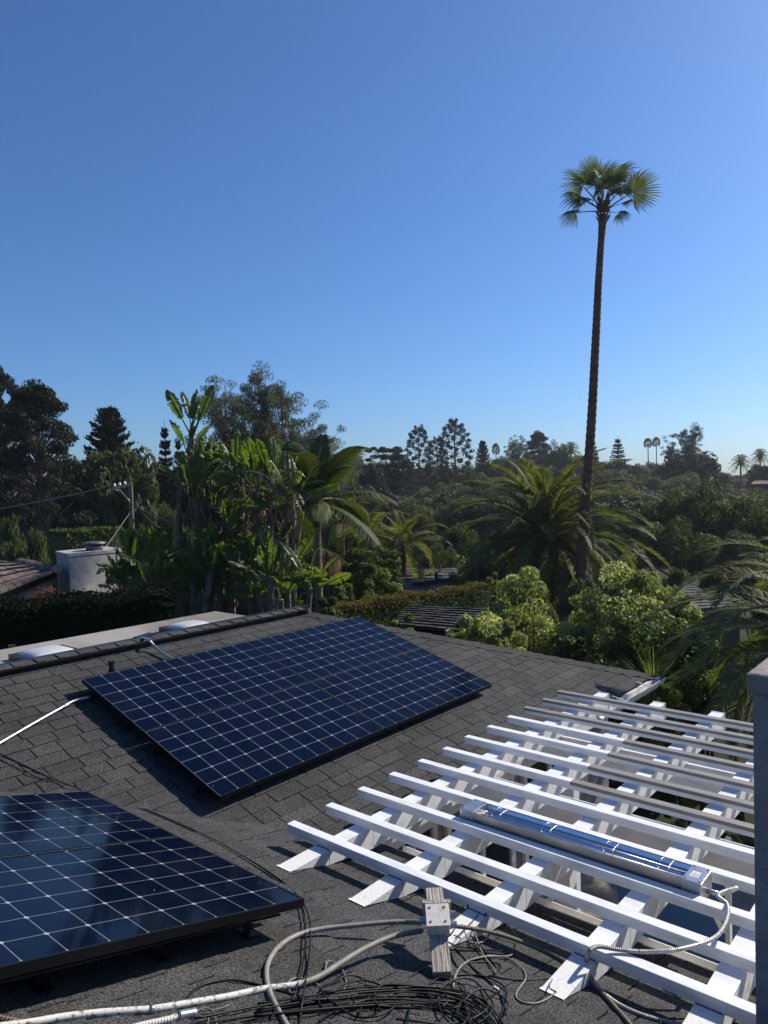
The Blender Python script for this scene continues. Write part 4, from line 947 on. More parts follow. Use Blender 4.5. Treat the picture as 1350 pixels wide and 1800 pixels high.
a, b_, z = ln(715, 1045, 20, 850, 1034, 22); hedge('hedge', a, b_, .6, z, -5.9, 'hedge_red', 'clipped hedge with russet top right of the first, above the dark roof', 22000, .06)
a, b_, z = ln(690, 983, 40, 810, 982, 41); hedge('hedge', a, b_, 1.2, z, -7, 'lime', 'bright hedge along the far grey roof', 7000, .16)
a, b_, z = ln(700, 1013, 32, 765, 1012, 32.5); hedge('hedge', a, b_, .5, z, -6.5, 'lime', 'thin strip of bright hedge between the two grey roofs', 2500, .10)
a, b_, z = ln(100, 935, 30, 200, 930, 32); hedge('hedge', a, b_, 1.6, z, -6.6, 'hedge', 'green hedge behind the white chimney', 7000, .14)
a, b_, z = ln(185, 985, 21, 420, 985, 22); hedge('hedge', a, b_, 1.6, z, -6.0, 'hedge', 'tall green hedge behind the paddle leaved plants', 16000, .11, wob=.5)
a, b_, z = ln(420, 985, 23, 690, 985, 25); hedge('hedge', a, b_, 1.6, z, -6.0, 'hedge', 'tall dark hedge behind the feather palm trunk', 16000, .12, wob=.5)

# --- palms
def frond_mesh(name, L, th0, droop, nl, leafL, leafW, mat, seed, vee=.5, hang=.25, start=.16, fwd=.55, tw=.0):
    """a feather leaf: the rachis leaves the origin along +X at elevation th0 and bends down by droop"""
    rs = np.random.default_rng(seed); n = 24; s = np.linspace(0, 1, n+1); th = th0-droop*s**1.5; dl = L/n
    X = np.concatenate([[0], np.cumsum(np.cos(th[:-1])*dl)]); Z = np.concatenate([[0], np.cumsum(np.sin(th[:-1])*dl)])
    Vs, Fs = [], []
    for sd in (-1, 1):
        for k in range(nl):
            t = start+(1-start)*(k+.5)/nl+rs.uniform(-.004, .004); i = min(t*n, n-1e-6); j = int(i); f = i-j
            p = A(X[j]*(1-f)+X[j+1]*f, 0, Z[j]*(1-f)+Z[j+1]*f); a = th[j]; T = A(math.cos(a), 0, math.sin(a)); Nn = A(-math.sin(a), 0, math.cos(a)); S = A(0, sd, 0)
            l = leafL*(math.sin(math.pi*min(1, (t-start)/(1-start)*.86+.12))**.55)*rs.uniform(.85, 1.12)
            fw = fwd+.55*max(0, t-.6); v = vee*rs.uniform(.6, 1.4); d = unit(S*math.cos(v)+T*fw+Nn*math.sin(v)); w_ = unit(np.cross(d, Nn))*leafW
            m_ = p+d*l*.55+A(0, 0, -hang*l*.18); e = p+d*l*.93+A(0, 0, -hang*l*.75)
            b0 = len(Vs); Vs += [p-w_*.5, p+w_*.5, m_+w_*.6, m_-w_*.6, e]; Fs += [(b0, b0+1, b0+2, b0+3), (b0+3, b0+2, b0+4, b0+4)]
    V = np.array(Vs); F = [f for f in Fs]
    mb = MB(); vr = rs.random(len(V)//5)
    mb.add(V, [f if f[2] != f[3] else f[:3] for f in F], np.repeat(np.clip(.5+(vr-.5)*.7, 0, 1), 5))
    me = mb.mesh(name, M[mat])
    rb = MB(); rb.tube(np.stack([X, X*0, Z], 1)[::2], np.linspace(.035, .006, n//2+1)*L/3.5, 5, False, .5); mr = rb.mesh('rachis', M['rachis'])
    return me, mr
def palm(name, base, head, r0, r1, fronds, n, label, bark, elev, seed, group=None, cat_='palm tree', skip=None, azoff=0., size=1., az=None, jit=.14):
    rs = np.random.default_rng(seed); base, head = A(*base), A(*head); o = thing(name, base, label, cat_, group)
    k = 26; t = np.linspace(0, 1, k)[:, None]; P = base+(head-base)*t; rad = np.linspace(r0, r1, k)*(1+.05*np.where(np.arange(k) % 2, 1, -1))
    MB().tube(P, rad, 14, True).build('trunk', M[bark], o)
    for i in range(n):
        el = elev(i/(n-1)); q = i*2.39996+azoff if az is None else az(i)
        q += rs.uniform(-jit, jit); el += rs.uniform(-.10, .10); me, mr = fronds[int(rs.integers(0, len(fronds)))]
        f = link('frond', me, o, head-base); f.rotation_mode = 'QUATERNION'
        f.rotation_quaternion = Quaternion((0, 0, 1), q) @ Quaternion((0, 1, 0), -el) @ Quaternion((1, 0, 0), rs.uniform(-.35, .35)); sc = size*rs.uniform(.85, 1.1)*(1-.25*max(0, el-1.0)); f.scale = (sc,)*3
        link('rachis', mr, f)
    return o
DF = [frond_mesh('frond', 4.7, 0, d, 100, .55, .036, 'date', 30+i, .38, .25, .10, .7) for i, d in enumerate((1.15, 1.45, 1.75, 1.3))]
hd = gp(962, 945, 30.0)
palm('date_palm', (hd[0], hd[1], -6.6), hd, .42, .46, DF, 96, 'big bushy date palm with arching fronds beside the tall palm trunk', 'palm_bark', lambda t: R_(86-112*t**.85), 5)
QF = [frond_mesh('frond', 2.25, 0, d, 56, .58, .036, 'queen', 50+i, .1, .75, .14, .55) for i, d in enumerate((.75, 1.05, 1.35))]
hd = gp(556, 880, 20.0)
palm('feather_palm', (hd[0]-.02, hd[1], -6.0), hd, .13, .095, QF, 17, 'feather palm with slim ringed trunk right of the paddle leaves', 'ring_bark', lambda t: R_(82-95*t), 9, azoff=.3)
cs = MB(); cs.tube([hd-A(0, 0, .9), hd-A(0, 0, .5), hd+A(0, 0, .1)], [.10, .13, .09], 12); cs.build('crown_shaft', M['petiole'], COL.objects['feather_palm.002'] if False else None)
_s = COL.objects[-1]; _p = [o for o in COL.objects if o.get('label', '').startswith('feather palm with slim ringed')][0]
_s.parent = _p; _s.location = _s.location-_p.location
RF = [frond_mesh('frond', 2.75, 0, d, 92, .32, .018, 'date', 70+i, .3, .35, .10, .7) for i, d in enumerate((1.5, 1.8, 2.1))]
hd = gp(1475, 1140, 10.2)
palm('date_palm', (hd[0], hd[1], -5.0), hd, .3, .34, RF, 64, 'date palm at the right edge with fronds drooping behind the chimney', 'palm_bark', lambda t: R_(80-100*t), 11)
SF = [frond_mesh('frond', 2.3, 0, d, 54, .36, .024, m_, 80+i, .35, .35, .12, .6) for i, (d, m_) in enumerate(((1.2, 'date'), (1.5, 'orange'), (1.6, 'date')))]
for (px, py, D, nf, lb, sd) in ((708, 958, 31, 30, 'small palm with yellowing fronds right of the feather palm', 3), (650, 940, 33, 22, 'small palm behind the feather palm fronds', 4), (600, 920, 36, 24, 'dark small palm behind the ringed trunk', 6)):
    hd = gp(px, py, D); palm('small_palm', (hd[0], hd[1], -6.6), hd, .12, .13, SF, nf, lb, 'palm_bark', lambda t: R_(82-100*t), sd)
# tall fan palm
def fan_mesh(name, lp, rb, seed, spread=2.2, droop=.5):
    rs = np.random.default_rng(seed); ns = 34; mb = MB(); hub = A(lp, 0, 0)
    for k in range(ns):
        a = (k/(ns-1)-.5)*2*spread; dl = spread/ns*.98; l = rb*(1-.24*(abs(a)/spread)**2)*rs.uniform(.9, 1.08); dn = (.10+.25*abs(a)/spread)
        dr = lambda r: A(0, 0, -dn*r*r/rb-abs(math.sin(a))*.10*r)
        ca = lambda r, aa: hub+A(math.cos(aa)*r, math.sin(aa)*r, 0)+dr(r)
        r1 = l*.58; r2 = l*.84; bend = A(-.03*abs(math.sin(a)), 0, -droop*l*rs.uniform(.1, .34)); zz = .02*rb*(1 if k % 2 else -1)
        V = [hub, ca(r1, a-dl)+A(0, 0, zz), ca(r1, a+dl)-A(0, 0, zz), ca(r2, a-dl*.55)+bend*.35, ca(r2, a+dl*.55)+bend*.35, ca(l, a+rs.uniform(-.03, .03))+bend]
        mb.add(V, [(0, 1, 2), (1, 3, 4, 2), (3, 5, 4)], float(np.clip(rs.normal(.5, .25), 0, 1)))
    p = MB(); p.tube([(0, 0, 0), (lp*.5, 0, .03*lp), (lp, 0, 0)], [.030, .022, .016], 6, False); return mb.mesh(name, M['fan']), p.mesh('petiole', M['petiole'])
DW = 27.0
wp = [gp(x, y, DW) for x, y in ((1018, 1090), (1022, 1015), (1031, 870), (1040, 735), (1047, 600), (1053, 480), (1060, 378))]
wp[0][2] = -6.3
wo_ = thing('fan_palm', wp[0], 'very tall slim fan palm rising alone into the blue sky', 'palm tree')
P = smoothline(wp, 22); k = len(P); rad = np.interp(np.linspace(0, 1, k), [0, .25, .6, .93, 1], [.23, .188, .152, .118, .16])*(1+.06*np.where(np.arange(k) % 2, 1, -1))
MB().tube(P, rad, 14).build('trunk', M['palm_bark'], wo_)
boots = MB(); cc = gp(1060, 372, DW)
for i in range(46):
    a = i*2.4; z = -.42+.0165*i; d = A(math.cos(a), math.sin(a), 0); b0 = cc+d*.13+A(0, 0, z); boots.bar(b0, b0+d*.13+A(0, 0, .20), .07, .02, (d[0], d[1], .3))
boots.build('leaf_base', M['palm_bark'], wo_)
FM = [fan_mesh('fan_leaf', 1.15, .80, 90+i, s, d) for i, (s, d) in enumerate(((1.5, .9), (1.8, 1.2), (2.0, 1.5)))]
rf_ = np.random.default_rng(2)
fans = [(1034, 286, -.3), (1060, 280, 0), (1090, 284, .2), (1098, 288, -.4), (1013, 312, .4), (1003, 336, -.2), (1022, 350, -.5), (1000, 374, .1), (1127, 328, -.1), (1108, 350, -.5), (1100, 322, .6), (1050, 308, -.8), (1044, 318, .7), (1076, 306, -.7), (1083, 374, -.3), (1078, 318, .9), (1064, 300, 1.0)]
for i, (x, y, dd) in enumerate(fans):
    tip = gp(x, y, DW+dd); v = tip-cc; Lv = np.linalg.norm(v); d = v/Lv; me, mp = FM[i % 3]
    f = link('fan_leaf', me, wo_, cc-wp[0]); up_ = A(0, 0, 1)-d*d[2]; up_ = up_/(np.linalg.norm(up_)+1e-6); sd = np.cross(up_, d); tl = rf_.uniform(-1.1, 1.1)
    u2 = up_*math.cos(tl)+sd*math.sin(tl); s2 = np.cross(u2, d); f.rotation_mode = 'QUATERNION'; f.rotation_quaternion = Matrix((d, s2, u2)).transposed().to_quaternion()
    sc = np.clip(Lv/1.46, .62, 1.12)*rf_.uniform(.86, 1.06); f.scale = (sc, sc, sc); link('petiole', mp, f)

# --- giant bird of paradise: paddle leaves on bare stems
def paddle(name, lp, lb, wd, bend, seed, fold=.35, torn=.25):
    rs = np.random.default_rng(seed); n = 20; s = np.linspace(0, 1, n+1); mb = MB(); pet = MB()
    th = lambda t: -bend*t**1.8
    pts = [A(0, 0, 0)]; m_ = 30
    tot = lp+lb
    for i in range(m_): t = (i+.5)/m_; a = th(t); pts.append(pts[-1]+A(math.cos(a), 0, math.sin(a))*tot/m_)
    pts = np.array(pts); at = lambda t: A(*[np.interp(t*m_, np.arange(m_+1), pts[:, k]) for k in range(3)])
    tb = lp/tot; ofs = {-1: 0., 1: 0.}
    for sd in (-1, 1):
        drop = rs.uniform(0, .15)
        for i in range(n):
            if rs.random() < torn: drop = rs.uniform(-.1, .9)
            w0, w1 = (wd*(math.sin(math.pi*min(1, q*.93+.055)))**.62*(1-.12*q) for q in (s[i], s[i+1])); gap = rs.uniform(.01, .035) if rs.random() < torn*1.5 else 0; rag = rs.uniform(.8, 1.06); w0 *= rag; w1 *= rag*rs.uniform(.94, 1.03)
            t0, t1 = tb+(1-tb)*s[i], tb+(1-tb)*(s[i+1]-gap); p0, p1 = at(t0), at(min(1, tb+(1-tb)*s[i+1]))
            a = th(t0); Nn = A(-math.sin(a), 0, math.cos(a)); T = A(math.cos(a), 0, math.sin(a)); f_ = fold-drop+.06*math.sin(i*1.3+sd)
            e = lambda w_, u: A(0, sd, 0)*math.cos(f_*u)*w_*u+Nn*math.sin(f_*u)*w_*u*.9+T*.12*w_*u
            V = [p0, p1, p1+e(w1*.5, 1.0)+Nn*.02, p0+e(w0*.5, 1.0)+Nn*.02, p1+e(w1, 1)-A(0, 0, .03)-T*gap*lb, p0+e(w0, 1)-A(0, 0, .03)]
            F = [(0, 1, 2, 3), (3, 2, 4, 5)] if sd > 0 else [(3, 2, 1, 0), (5, 4, 2, 3)]
            mb.add(V, F, float(np.clip(.5+.12*rs.normal(), 0, 1)))
    pet.tube(pts[::3], np.linspace(.035, .008, len(pts[::3])), 6, False); return mb.mesh(name, M['bop'], (0, 0, 0), False), pet.mesh('stalk', M['petiole'])
PD = [paddle('paddle_leaf', .85, 1.35, .27, b__, 200+i, f_, t_) for i, (b__, f_, t_) in enumerate(((.3, .5, .10), (.7, .35, .25), (1.2, .3, .45), (1.9, .2, .6), (.5, .8, .15), (1.5, .1, .7)))]
def bop(stem, r, heads, label, seed, dead=True):
    rs = np.random.default_rng(seed); o = thing('bird_of_paradise_plant', stem[0], label, 'plant', 'giant paddle leaved plants'); org = np.array(stem[0])
    P = smoothline(stem, 8); MB().tube(P, np.linspace(r, r*.75, len(P))*(1+.08*np.where(np.arange(len(P)) % 2, 1, -1)), 10).build('stem', M['bark_grey'], o)
    for (hp, n, e0, e1, sz, faz) in heads:
        for i in range(n):
            t = i/max(1, n-1); el = R_(e0+(e1-e0)*t+rs.uniform(-8, 8)); q = faz+(rs.uniform(-.5, .5)+(math.pi if i % 2 else 0)) if faz is not None else rs.uniform(0, 6.28)
            k = int(rs.integers(0, 2)) if el > 1.1 else int(rs.integers(0, len(PD))); me, mp = PD[k]; f = link('paddle_leaf', me, o, np.asarray(hp)-org); f.rotation_mode = 'QUATERNION'
            f.rotation_quaternion = Quaternion((0, 0, 1), q) @ Quaternion((0, 1, 0), -el) @ Quaternion((1, 0, 0), rs.uniform(-.8, .8)+(rs.choice([-1.5, 1.5]) if rs.random() < .65 else 0)); sc = sz*rs.uniform(.8, 1.15); f.scale = (sc,)*3; link('stalk', mp, f)
    if dead:
        lst = []; S = np.array(stem[-1]); 
        for (hp, *_r) in heads:
            hp = np.asarray(hp)-org; m = 240; t = rs.random(m); base = hp-A(0, 0, .25)+np.stack([rs.normal(0, .10, m), rs.normal(0, .10, m), -t*1.25], 1); lst.append(leaves(base, .42, .05, rs, None, np.tile(A(0, 0, -1.6), (m, 1))+rs.normal(0, .35, (m, 3))))
        V, F, A_ = cat(lst); link('dry_leaves', mesh_np('dry_leaves', V, F, M['husk'], A_), o)
    return o
azR = math.atan2(RT[1], RT[0])
B = lambda x, y, D: gp(x, y, D)
def G(x, D, z=-5.6): q = ray(x, 1080)*D; return A(q[0], q[1], z)
h1 = B(338, 770, 17.6)
bop([G(312, 17.8), B(314, 950, 17.7), B(322, 840, 17.6), h1], .10, [(h1, 5, 88, 60, .56, azR), (B(330, 800, 17.6), 3, 80, 50, .42, azR)], 'tallest paddle leaved plant with a bare stem and shaggy dead leaves', 1)
def clump(cx, cy, wx, wy, D, nh, nl, sz, label, seed, e1=40, base=None, dead=True):
    """many heads on their own stems, rising from one foot"""
    rs = np.random.default_rng(seed*7+1); heads = []; st = []
    for i in range(nh):
        px, py = cx+wx*rs.uniform(-.5, .5), cy+wy*rs.uniform(-.5, .5); h = gp(px, py, D+rs.uniform(-.7, .7)); heads.append((h, nl+int(rs.integers(-1, 2)), 89, e1, sz*rs.uniform(.7, 1.2), azR+rs.uniform(-1.2, 1.2))); st.append(h)
    foot = G(base or cx, D); top = heads[0][0]
    o = bop([foot, (foot+top)/2+A(.05, .05, 0), top], .10, heads, label, seed, False)
    for h in st[1:]:
        f = foot+A(rs.normal(0, .2), rs.normal(0, .2), 0); MB().tube(smoothline([f, (f+h)/2+A(rs.normal(0, .1), rs.normal(0, .1), 0), h+A(0, 0, .1)], 6), .06, 8).build('stem', M['bark_grey'], o)
    if dead:
        lst = []
        for h in st:
            m = 45; t = rs.random(m); lst.append(leaves(h-np.array(o.location)+A(0, 0, .05)+np.stack([rs.normal(0, .09, m), rs.normal(0, .09, m), -t*.9], 1), .45, .055, rs, None, np.tile(A(0, 0, -1.5), (m, 1))+rs.normal(0, .5, (m, 3))))
        V, F, A_ = cat(lst); link('dry_leaves', mesh_np('dry_leaves', V, F, M['husk'], A_), o)
    return o
clump(398, 862, 125, 150, 17.2, 15, 5, .50, 'dense clump of upright paddle leaves left of the bare crooked stem', 2, 30, 392)
clump(488, 868, 75, 70, 16.3, 6, 6, .54, 'paddle leaved plant on a bare crooked grey stem', 3, 10, 450)
clump(290, 1048, 170, 70, 15.4, 13, 6, .52, 'low paddle leaved clump beside the white chimney', 4, 25, 300, False)
clump(490, 1040, 130, 60, 15.2, 10, 6, .50, 'low paddle leaved clump at the end of the ridge', 5, 5, 490, False)
clump(392, 1020, 110, 110, 16.2, 11, 6, .52, 'low paddle leaved clump below the dense upright one', 6, 20, 395, False)
# dry hanging strands by the ringed trunk
m = 420; c = gp(574, 972, 21.0); rs = np.random.default_rng(8); a = rs.random(m)*6.28; rr = .12+.26*rs.random(m)**.5; top = c+np.stack([np.cos(a)*rr, np.sin(a)*rr, .05-rr*.3], 1)
dn = rs.uniform(.45, .9, m); V = np.stack([top+A(.006, 0, 0), top-A(.006, .006, 0), top+np.stack([np.cos(a)*.05, np.sin(a)*.05, -dn], 1)], 1).reshape(-1, 3)
r = thing('weeping_plant', (c[0], c[1], -6.0), 'weeping plant of dry reddish brown strands right of the ringed trunk', 'plant')
link('strands', mesh_np('strands', V-np.array(r.location), np.arange(3*m).reshape(m, 3), M['dry'], np.repeat(rs.random(m), 3)), r)
MB().tube([(c[0], c[1], -6.0), c], .05, 8).build('stem', M['bark'], r)
# spiky palmetto beyond the gutter
c = gp(1150, 1205, 10.9); m = 70; d = unit(np.stack([rs.normal(0, .5, m), rs.normal(0, .5, m), rs.uniform(.5, 1.2, m)], 1)); L = rs.uniform(.4, .75, m)[:, None]; sd = unit(np.cross(d, A(0, 0, 1)+rs.normal(0, .2, (m, 3))))*.012
r = thing('spiky_plant', (c[0], c[1], -5.0), 'spiky leaved plant between the gutter end and the right palm', 'plant')
V = np.stack([c-sd, c+sd, c+d*L], 1).reshape(-1, 3)-np.array(r.location); link('blades', mesh_np('blades', V, np.arange(3*m).reshape(m, 3), M['lime'], np.repeat(rs.random(m), 3)), r)
MB().tube([(c[0], c[1], -5.0), c], .04, 8).build('stem', M['bark'], r)

# --- neighbouring buildings
def bil(c, u, v): return (c[0]*(1-u)+c[1]*u)*(1-v)+(c[3]*(1-u)+c[2]*u)*v
def course_roof(o, c, rows, cols, mat, piece, lift=.03, jitter=.1, rs=np.random.default_rng(4)):
    """c: ridge left, ridge right, eave right, eave left; separate lapped pieces laid in courses"""
    nrm = np.cross(c[1]-c[0], c[3]-c[0]); nrm = nrm/np.linalg.norm(nrm)*(1 if nrm[2] > 0 else -1)
    MB().add([p-nrm*.03 for p in c]+[p-nrm*.15 for p in c], [(0, 1, 2, 3), (7, 6, 5, 4), (0, 4, 5, 1), (1, 5, 6, 2), (2, 6, 7, 3), (3, 7, 4, 0)]).build('roof_deck', M['deck'], o)
    for j in range(rows):
        off = (j % 2)*.5/cols
        for i in range(cols+1):
            u0, u1 = max(0, i/cols-off+.03/cols), min(1, (i+1)/cols-off-.03/cols)
            if u1-u0 < .1/cols: continue
            v0, v1 = max(0, j/rows-.02), (j+1)/rows; h = lift*(1+rs.uniform(-jitter, jitter)*2)
            q = [bil(c, u0, v0), bil(c, u1, v0), bil(c, u1, v1)+nrm*h, bil(c, u0, v1)+nrm*h]; q += [q[3]-nrm*(h+.01), q[2]-nrm*(h+.01)]
            MB().add(q, [(0, 1, 2, 3), (3, 2, 5, 4)], float(rs.random())).build(piece, mat, o)
def walls(o, c, zb, inset=.25, mat='stucco2'):
    m_ = sum(c)/4; V = []
    for p in c: q = p+(m_-p)*A(inset, inset, 0)*.3; V.append((q[0], q[1], zb))
    for p in c: q = p+(m_-p)*A(inset, inset, 0)*.3; V.append((q[0], q[1], p[2]-.16))
    MB().add(V, [(0, 1, 5, 4), (1, 2, 6, 5), (2, 3, 7, 6), (3, 0, 4, 7)]).build('wall', M[mat], o)
def house_at(c, zb, label): m_ = sum(c)/4; return thing('neighbour_house', (m_[0], m_[1], zb), label, 'house')
c = [gp(-70, 980, 22), gp(32, 988, 20.5), gp(99, 1004, 18.0), gp(-20, 1052, 16.4)]
h = house_at(c, -5.8, 'house with brown tile roof at the left edge'); course_roof(h, c, 6, 9, M['clay'], 'roof_tile', .05); walls(h, c, -5.8)
p, q = gp(32, 987, 20.5), gp(100, 1003, 18.0)
for i in range(9): a = p+(q-p)*(i/9); b_ = p+(q-p)*((i+1.1)/9); MB().tube([a+A(0, 0, .0), b_+A(0, 0, .03)], [.08, .10], 8).build('ridge_tile', M['clay'], h)
cA, cB, cC = gp(121, 975, 18.2), gp(99, 969, 19.2), gp(212, 967, 19.4)
zt = cA[2]; q4 = cB+cC-cA; h = thing('white_chimney', (*((cA+q4)/2)[:2], -5.8), 'broad white stucco chimney beside the tile roof, with a metal cowl', 'chimney')
V = [(*p_[:2], z_) for z_ in (-5.8, zt-.06) for p_ in (cA, cC, q4, cB)]; MB().add(V, [(0, 1, 5, 4), (1, 2, 6, 5), (2, 3, 7, 6), (3, 0, 4, 7)]).build('shaft', M['stucco'], h)
mid = (cA+q4)/2; V = [((p_[0]-mid[0])*1.03+mid[0], (p_[1]-mid[1])*1.03+mid[1], z_) for z_ in (zt-.06, zt+.02) for p_ in (cA, cC, q4, cB)]
MB().add(V, [(0, 1, 5, 4), (1, 2, 6, 5), (2, 3, 7, 6), (3, 0, 4, 7), (4, 5, 6, 7), (3, 2, 1, 0)]).build('cap', M['stucco'], h)
k = gp(166, 966, 19.2); k[2] = zt+.02
MB().tube([k, k+A(0, 0, .15)], .21, 18).build('cowl_collar', M['cowl'], h, True)
MB().tube([k+A(0, 0, .165), k+A(0, 0, .18), k+A(0, 0, .215), k+A(0, 0, .225)], [.29, .30, .22, .06], 20).build('cowl_hood', M['cowl'], h, True)
c = [gp(686, 990, 39), gp(800, 990, 39), gp(806, 1011, 35), gp(688, 1012, 35)]
h = house_at(c, -7.5, 'farther house with long grey roof beyond the clipped hedges'); course_roof(h, c, 5, 10, M['far_shingle'], 'roof_shingle', .03); walls(h, c, -7.5)
c = [gp(700, 1015, 31), gp(870, 1008, 31), gp(880, 1046, 26), gp(706, 1046, 26)]
h = house_at(c, -6.8, 'house with grey roof, dark roof vents and a vent pipe'); course_roof(h, c, 6, 12, M['far_shingle'], 'roof_shingle', .03); walls(h, c, -6.8)
nr = np.cross(c[1]-c[0], c[3]-c[0]); nr = nr/np.linalg.norm(nr)*(1 if nr[2] > 0 else -1); ux_ = unit(c[1]-c[0]); uy_ = np.cross(nr, ux_)
for (px, py) in ((735, 1029), (757, 1026), (778, 1023)):
    d = ray(px, py); p_ = d*((c[0]@nr)/(d@nr)); MB().obox(p_-ux_*.24-uy_*.16+nr*.0, ux_*.48, uy_*.32, nr*.16).build('roof_vent', M['black_metal'], h)
d = ray(767, 1024); p_ = d*((c[0]@nr)/(d@nr)); MB().tube([p_, p_+A(0, 0, .42)], .06, 8).build('vent_pipe', M['black_metal'], h)
c = [gp(716, 1064, 18.5), gp(850, 1069, 17.0), gp(850, 1114, 13.6), gp(690, 1098, 15.0)]
h = house_at(c, -5.3, 'small building with dark stepped shingle roof behind the panels'); M['dark_shake'] = simple('dark_shake', (.040, .038, .038), .9, 0, .2, .3, 2.0, None, .3, 30, vr=True); course_roof(h, c, 9, 8, M['dark_shake'], 'roof_shingle', .035); walls(h, c, -5.3)
ap = gp(1207, 1026, 21.0); e0, e1, e2 = gp(1180, 1075, 17.5), gp(1300, 1066, 19.0), gp(1150, 1060, 23)
M['brown'] = simple('dark_board_wall', (.05, .04, .032), .9)
h = thing('neighbour_house', (*((ap+e1)/2)[:2], -5.9), 'small hip roofed building with dark shingles behind the glossy shrub', 'house')
course_roof(h, [ap+A(-.02, 0, 0), ap+A(.05, 0, 0), e1, e0], 10, 9, M['far_shingle'], 'roof_shingle', .03)
course_roof(h, [ap+A(-.02, 0, 0), ap+A(.0, .05, 0), e0, e2], 10, 6, M['far_shingle'], 'roof_shingle', .03)
MB().add([e0, e1, e2, e0*A(1, 1, 0)+A(0, 0, -5.9), e1*A(1, 1, 0)+A(0, 0, -5.9), e2*A(1, 1, 0)+A(0, 0, -5.9)], [(0, 1, 4, 3), (0, 3, 5, 2)]).build('wall', M['brown'], h)
for e in (e0,):
    for i in range(10): a = ap+(e-ap)*(i/10)+A(0, 0, .05); b_ = ap+(e-ap)*((i+1.15)/10)+A(0, 0, .03); MB().bar(a, b_, .14, .03, (0, 0, 1), .2).build('ridge_cap', M['far_shingle'], h)
c = [gp(1040, 863, 100), gp(1085, 866, 100), gp(1100, 876, 96), gp(1035, 876, 96)]
h = house_at(c, -5, 'distant house roof among hillside trees right of the tall trunk'); course_roof(h, c, 3, 5, M['far_shingle'], 'roof_shingle', .05); walls(h, c, -5, mat='brown')
tree('oak', 2, 1340, 853, 110, 99, 'oak in front of the distant tan roofed house', name='oak_tree')
c = [gp(1326, 845, 110), gp(1366, 845, 110), gp(1370, 851, 106), gp(1320, 851, 106)]
h = house_at(c, -4, 'distant house with tan roof at the right edge of the hill'); course_roof(h, c, 3, 5, M['clay'], 'roof_tile', .05); walls(h, c, -4, mat='brown')
# --- utility pole with wires
pb = gp(231, 935, 34); pt = gp(229, 848, 34); po = thing('utility_pole', (pb[0], pb[1], -6.8), 'wooden utility pole with one short crossarm behind the white chimney', 'utility pole')
MB().tube([(pb[0], pb[1], -6.8), pt], [.15, .105], 10).build('pole', M['timber'], po)
ca, cb = gp(196, 859, 33.4), gp(232, 851, 34.0)
MB().bar(ca, cb, .10, .12).build('crossarm', M['timber'], po)
for t in (.15, .4, .65): q = ca+(cb-ca)*t; MB().tube([q+A(0, 0, .05), q+A(0, 0, .10), q+A(0, 0, .2)], [.05, .065, .04], 10).build('insulator', M['ceramic'], po, True)
def span(a, b_, sag, label, r=.018):
    t = np.linspace(0, 1, 14)[:, None]; P = a+(b_-a)*t; P[:, 2] -= sag*4*(t*(1-t))[:, 0]; tag(MB().tube(P, r, 5).build('overhead_wire', M['wire'], None), label, 'wire', 'wires on the utility pole')
span(ca+A(0, 0, .15), gp(-60, 903, 30), .1, 'overhead wire running left from the crossarm past the cypress trunk')
span(gp(205, 860, 33.5), gp(175, 868, 36), .15, 'short slack wire at the left end of the crossarm', .02)
for k, (x0, y0) in enumerate(((206, 860), (209, 860), (203, 861))): span(gp(x0, y0, 33.4), gp(228, 884-k*2, 33.9), .0, ['lower white insulated wire from crossarm to pole', 'middle white insulated wire from crossarm to pole', 'upper white insulated wire from crossarm to pole'][k], .03)
span(gp(230, 884, 34), gp(310, 920, 30), .1, 'overhead wire running right from the pole into the paddle leaves')
span(gp(230, 872, 34), gp(282, 928, 38), .2, 'slack wire dropping right of the pole')
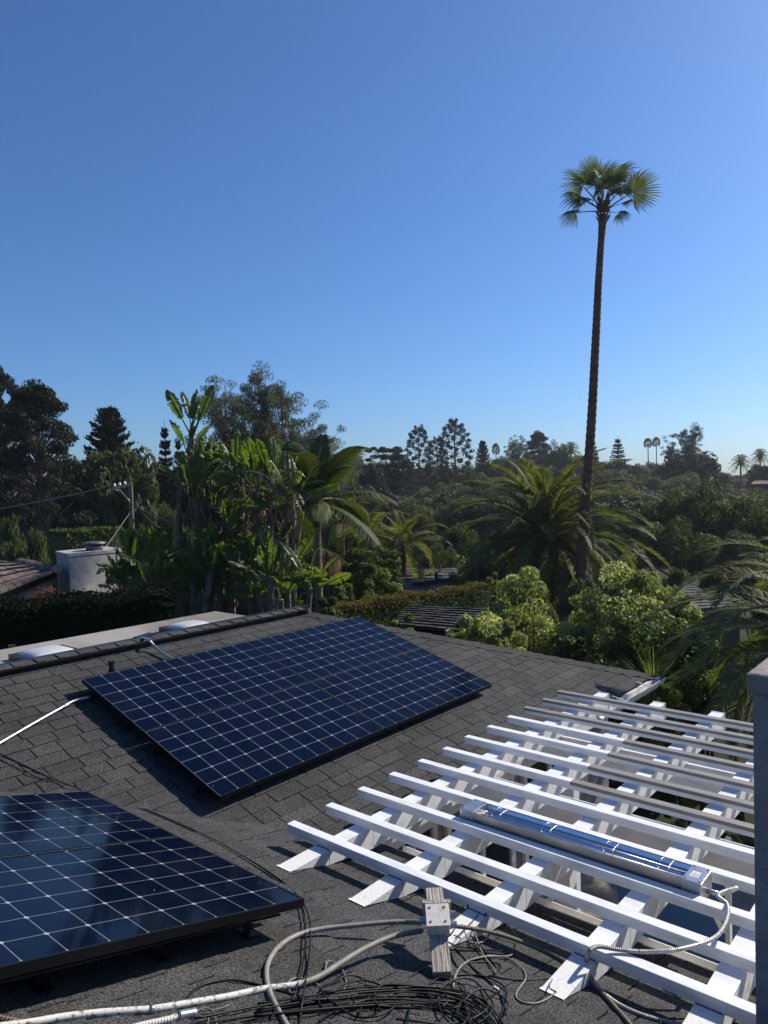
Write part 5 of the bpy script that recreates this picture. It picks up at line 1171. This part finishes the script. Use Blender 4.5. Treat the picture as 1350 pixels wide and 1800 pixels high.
span(gp(228, 902, 34), gp(186, 962, 24), .0, 'pale guy wire slanting down from the pole to the chimney', .022)
span(gp(700, 884, 60), gp(745, 858, 62), .1, 'lone wire in front of the dark trees under the tufted pines', .02)
# --- patio under the pergola
b = MB(); b.box((EXN-.29, -3.5, -5.02), (10.2, EYM+.42, -4.96)); o = b.build('patio_paving', M['patio']); o['kind'] = 'structure'
bl = thing('blue_panel', (5.9, 1.2, -4.96), 'dark blue panel with painted sky reflection and white edge strip under the pergola', 'screen')
pa, pb_ = xp(1088, 1600, 5.75), xp(1276, 1600, 5.75)
MB().box((5.74, pb_[1], -4.9), (5.76, pa[1], -2.75)).build('reflection_sheet', M['blue'], bl)  # flat blue sheet stands for the sky reflected in a glass door
MB().box((5.72, pb_[1]-.035, -4.96), (5.78, pb_[1]-.002, -2.7)).build('edge_strip', M['white_vinyl'], bl)
for (px, py, w_, lab, mat, sd, zt_) in ((1225, 1405, 70, 'green potted shrub on the patio under the bronze capped slats', 'lime', 21, -4.3), (1240, 1360, 60, 'yellow leaved shrub on the patio under the slats', 'yellow', 22, -4.2), (1080, 1290, 80, 'leafy shrub on the patio below the far slats', 'lime', 23, -4.2), (1180, 1300, 90, 'dark leafy shrub on the patio below the far slats', 'hedge', 24, -4.2), (1290, 1370, 70, 'green shrub on the patio by the chimney side', 'hedge', 25, -4.3)):
    q = zp(px, py, zt_); D = q@FW; shrub(px, py-20, w_, D, -4.96, mat, lab, 2500, .09, .05, 22, seed=sd)

# --- thin autumn haze
hz = MB(); hz.box((-60, -190, -9.8), (330, 260, 19.0)); hzm = bpy.data.materials.new('haze'); hzm.use_nodes = True; hn = hzm.node_tree; hn.nodes.clear()
ho = hn.nodes.new('ShaderNodeOutputMaterial'); hv = hn.nodes.new('ShaderNodeVolumePrincipled'); hv.inputs['Color'].default_value = (.86, .92, 1.0, 1); hv.inputs['Density'].default_value = .00028; hv.inputs['Anisotropy'].default_value = .35
hn.links.new(hv.outputs[0], ho.inputs['Volume']); o = hz.build('haze', hzm); o['kind'] = 'stuff'
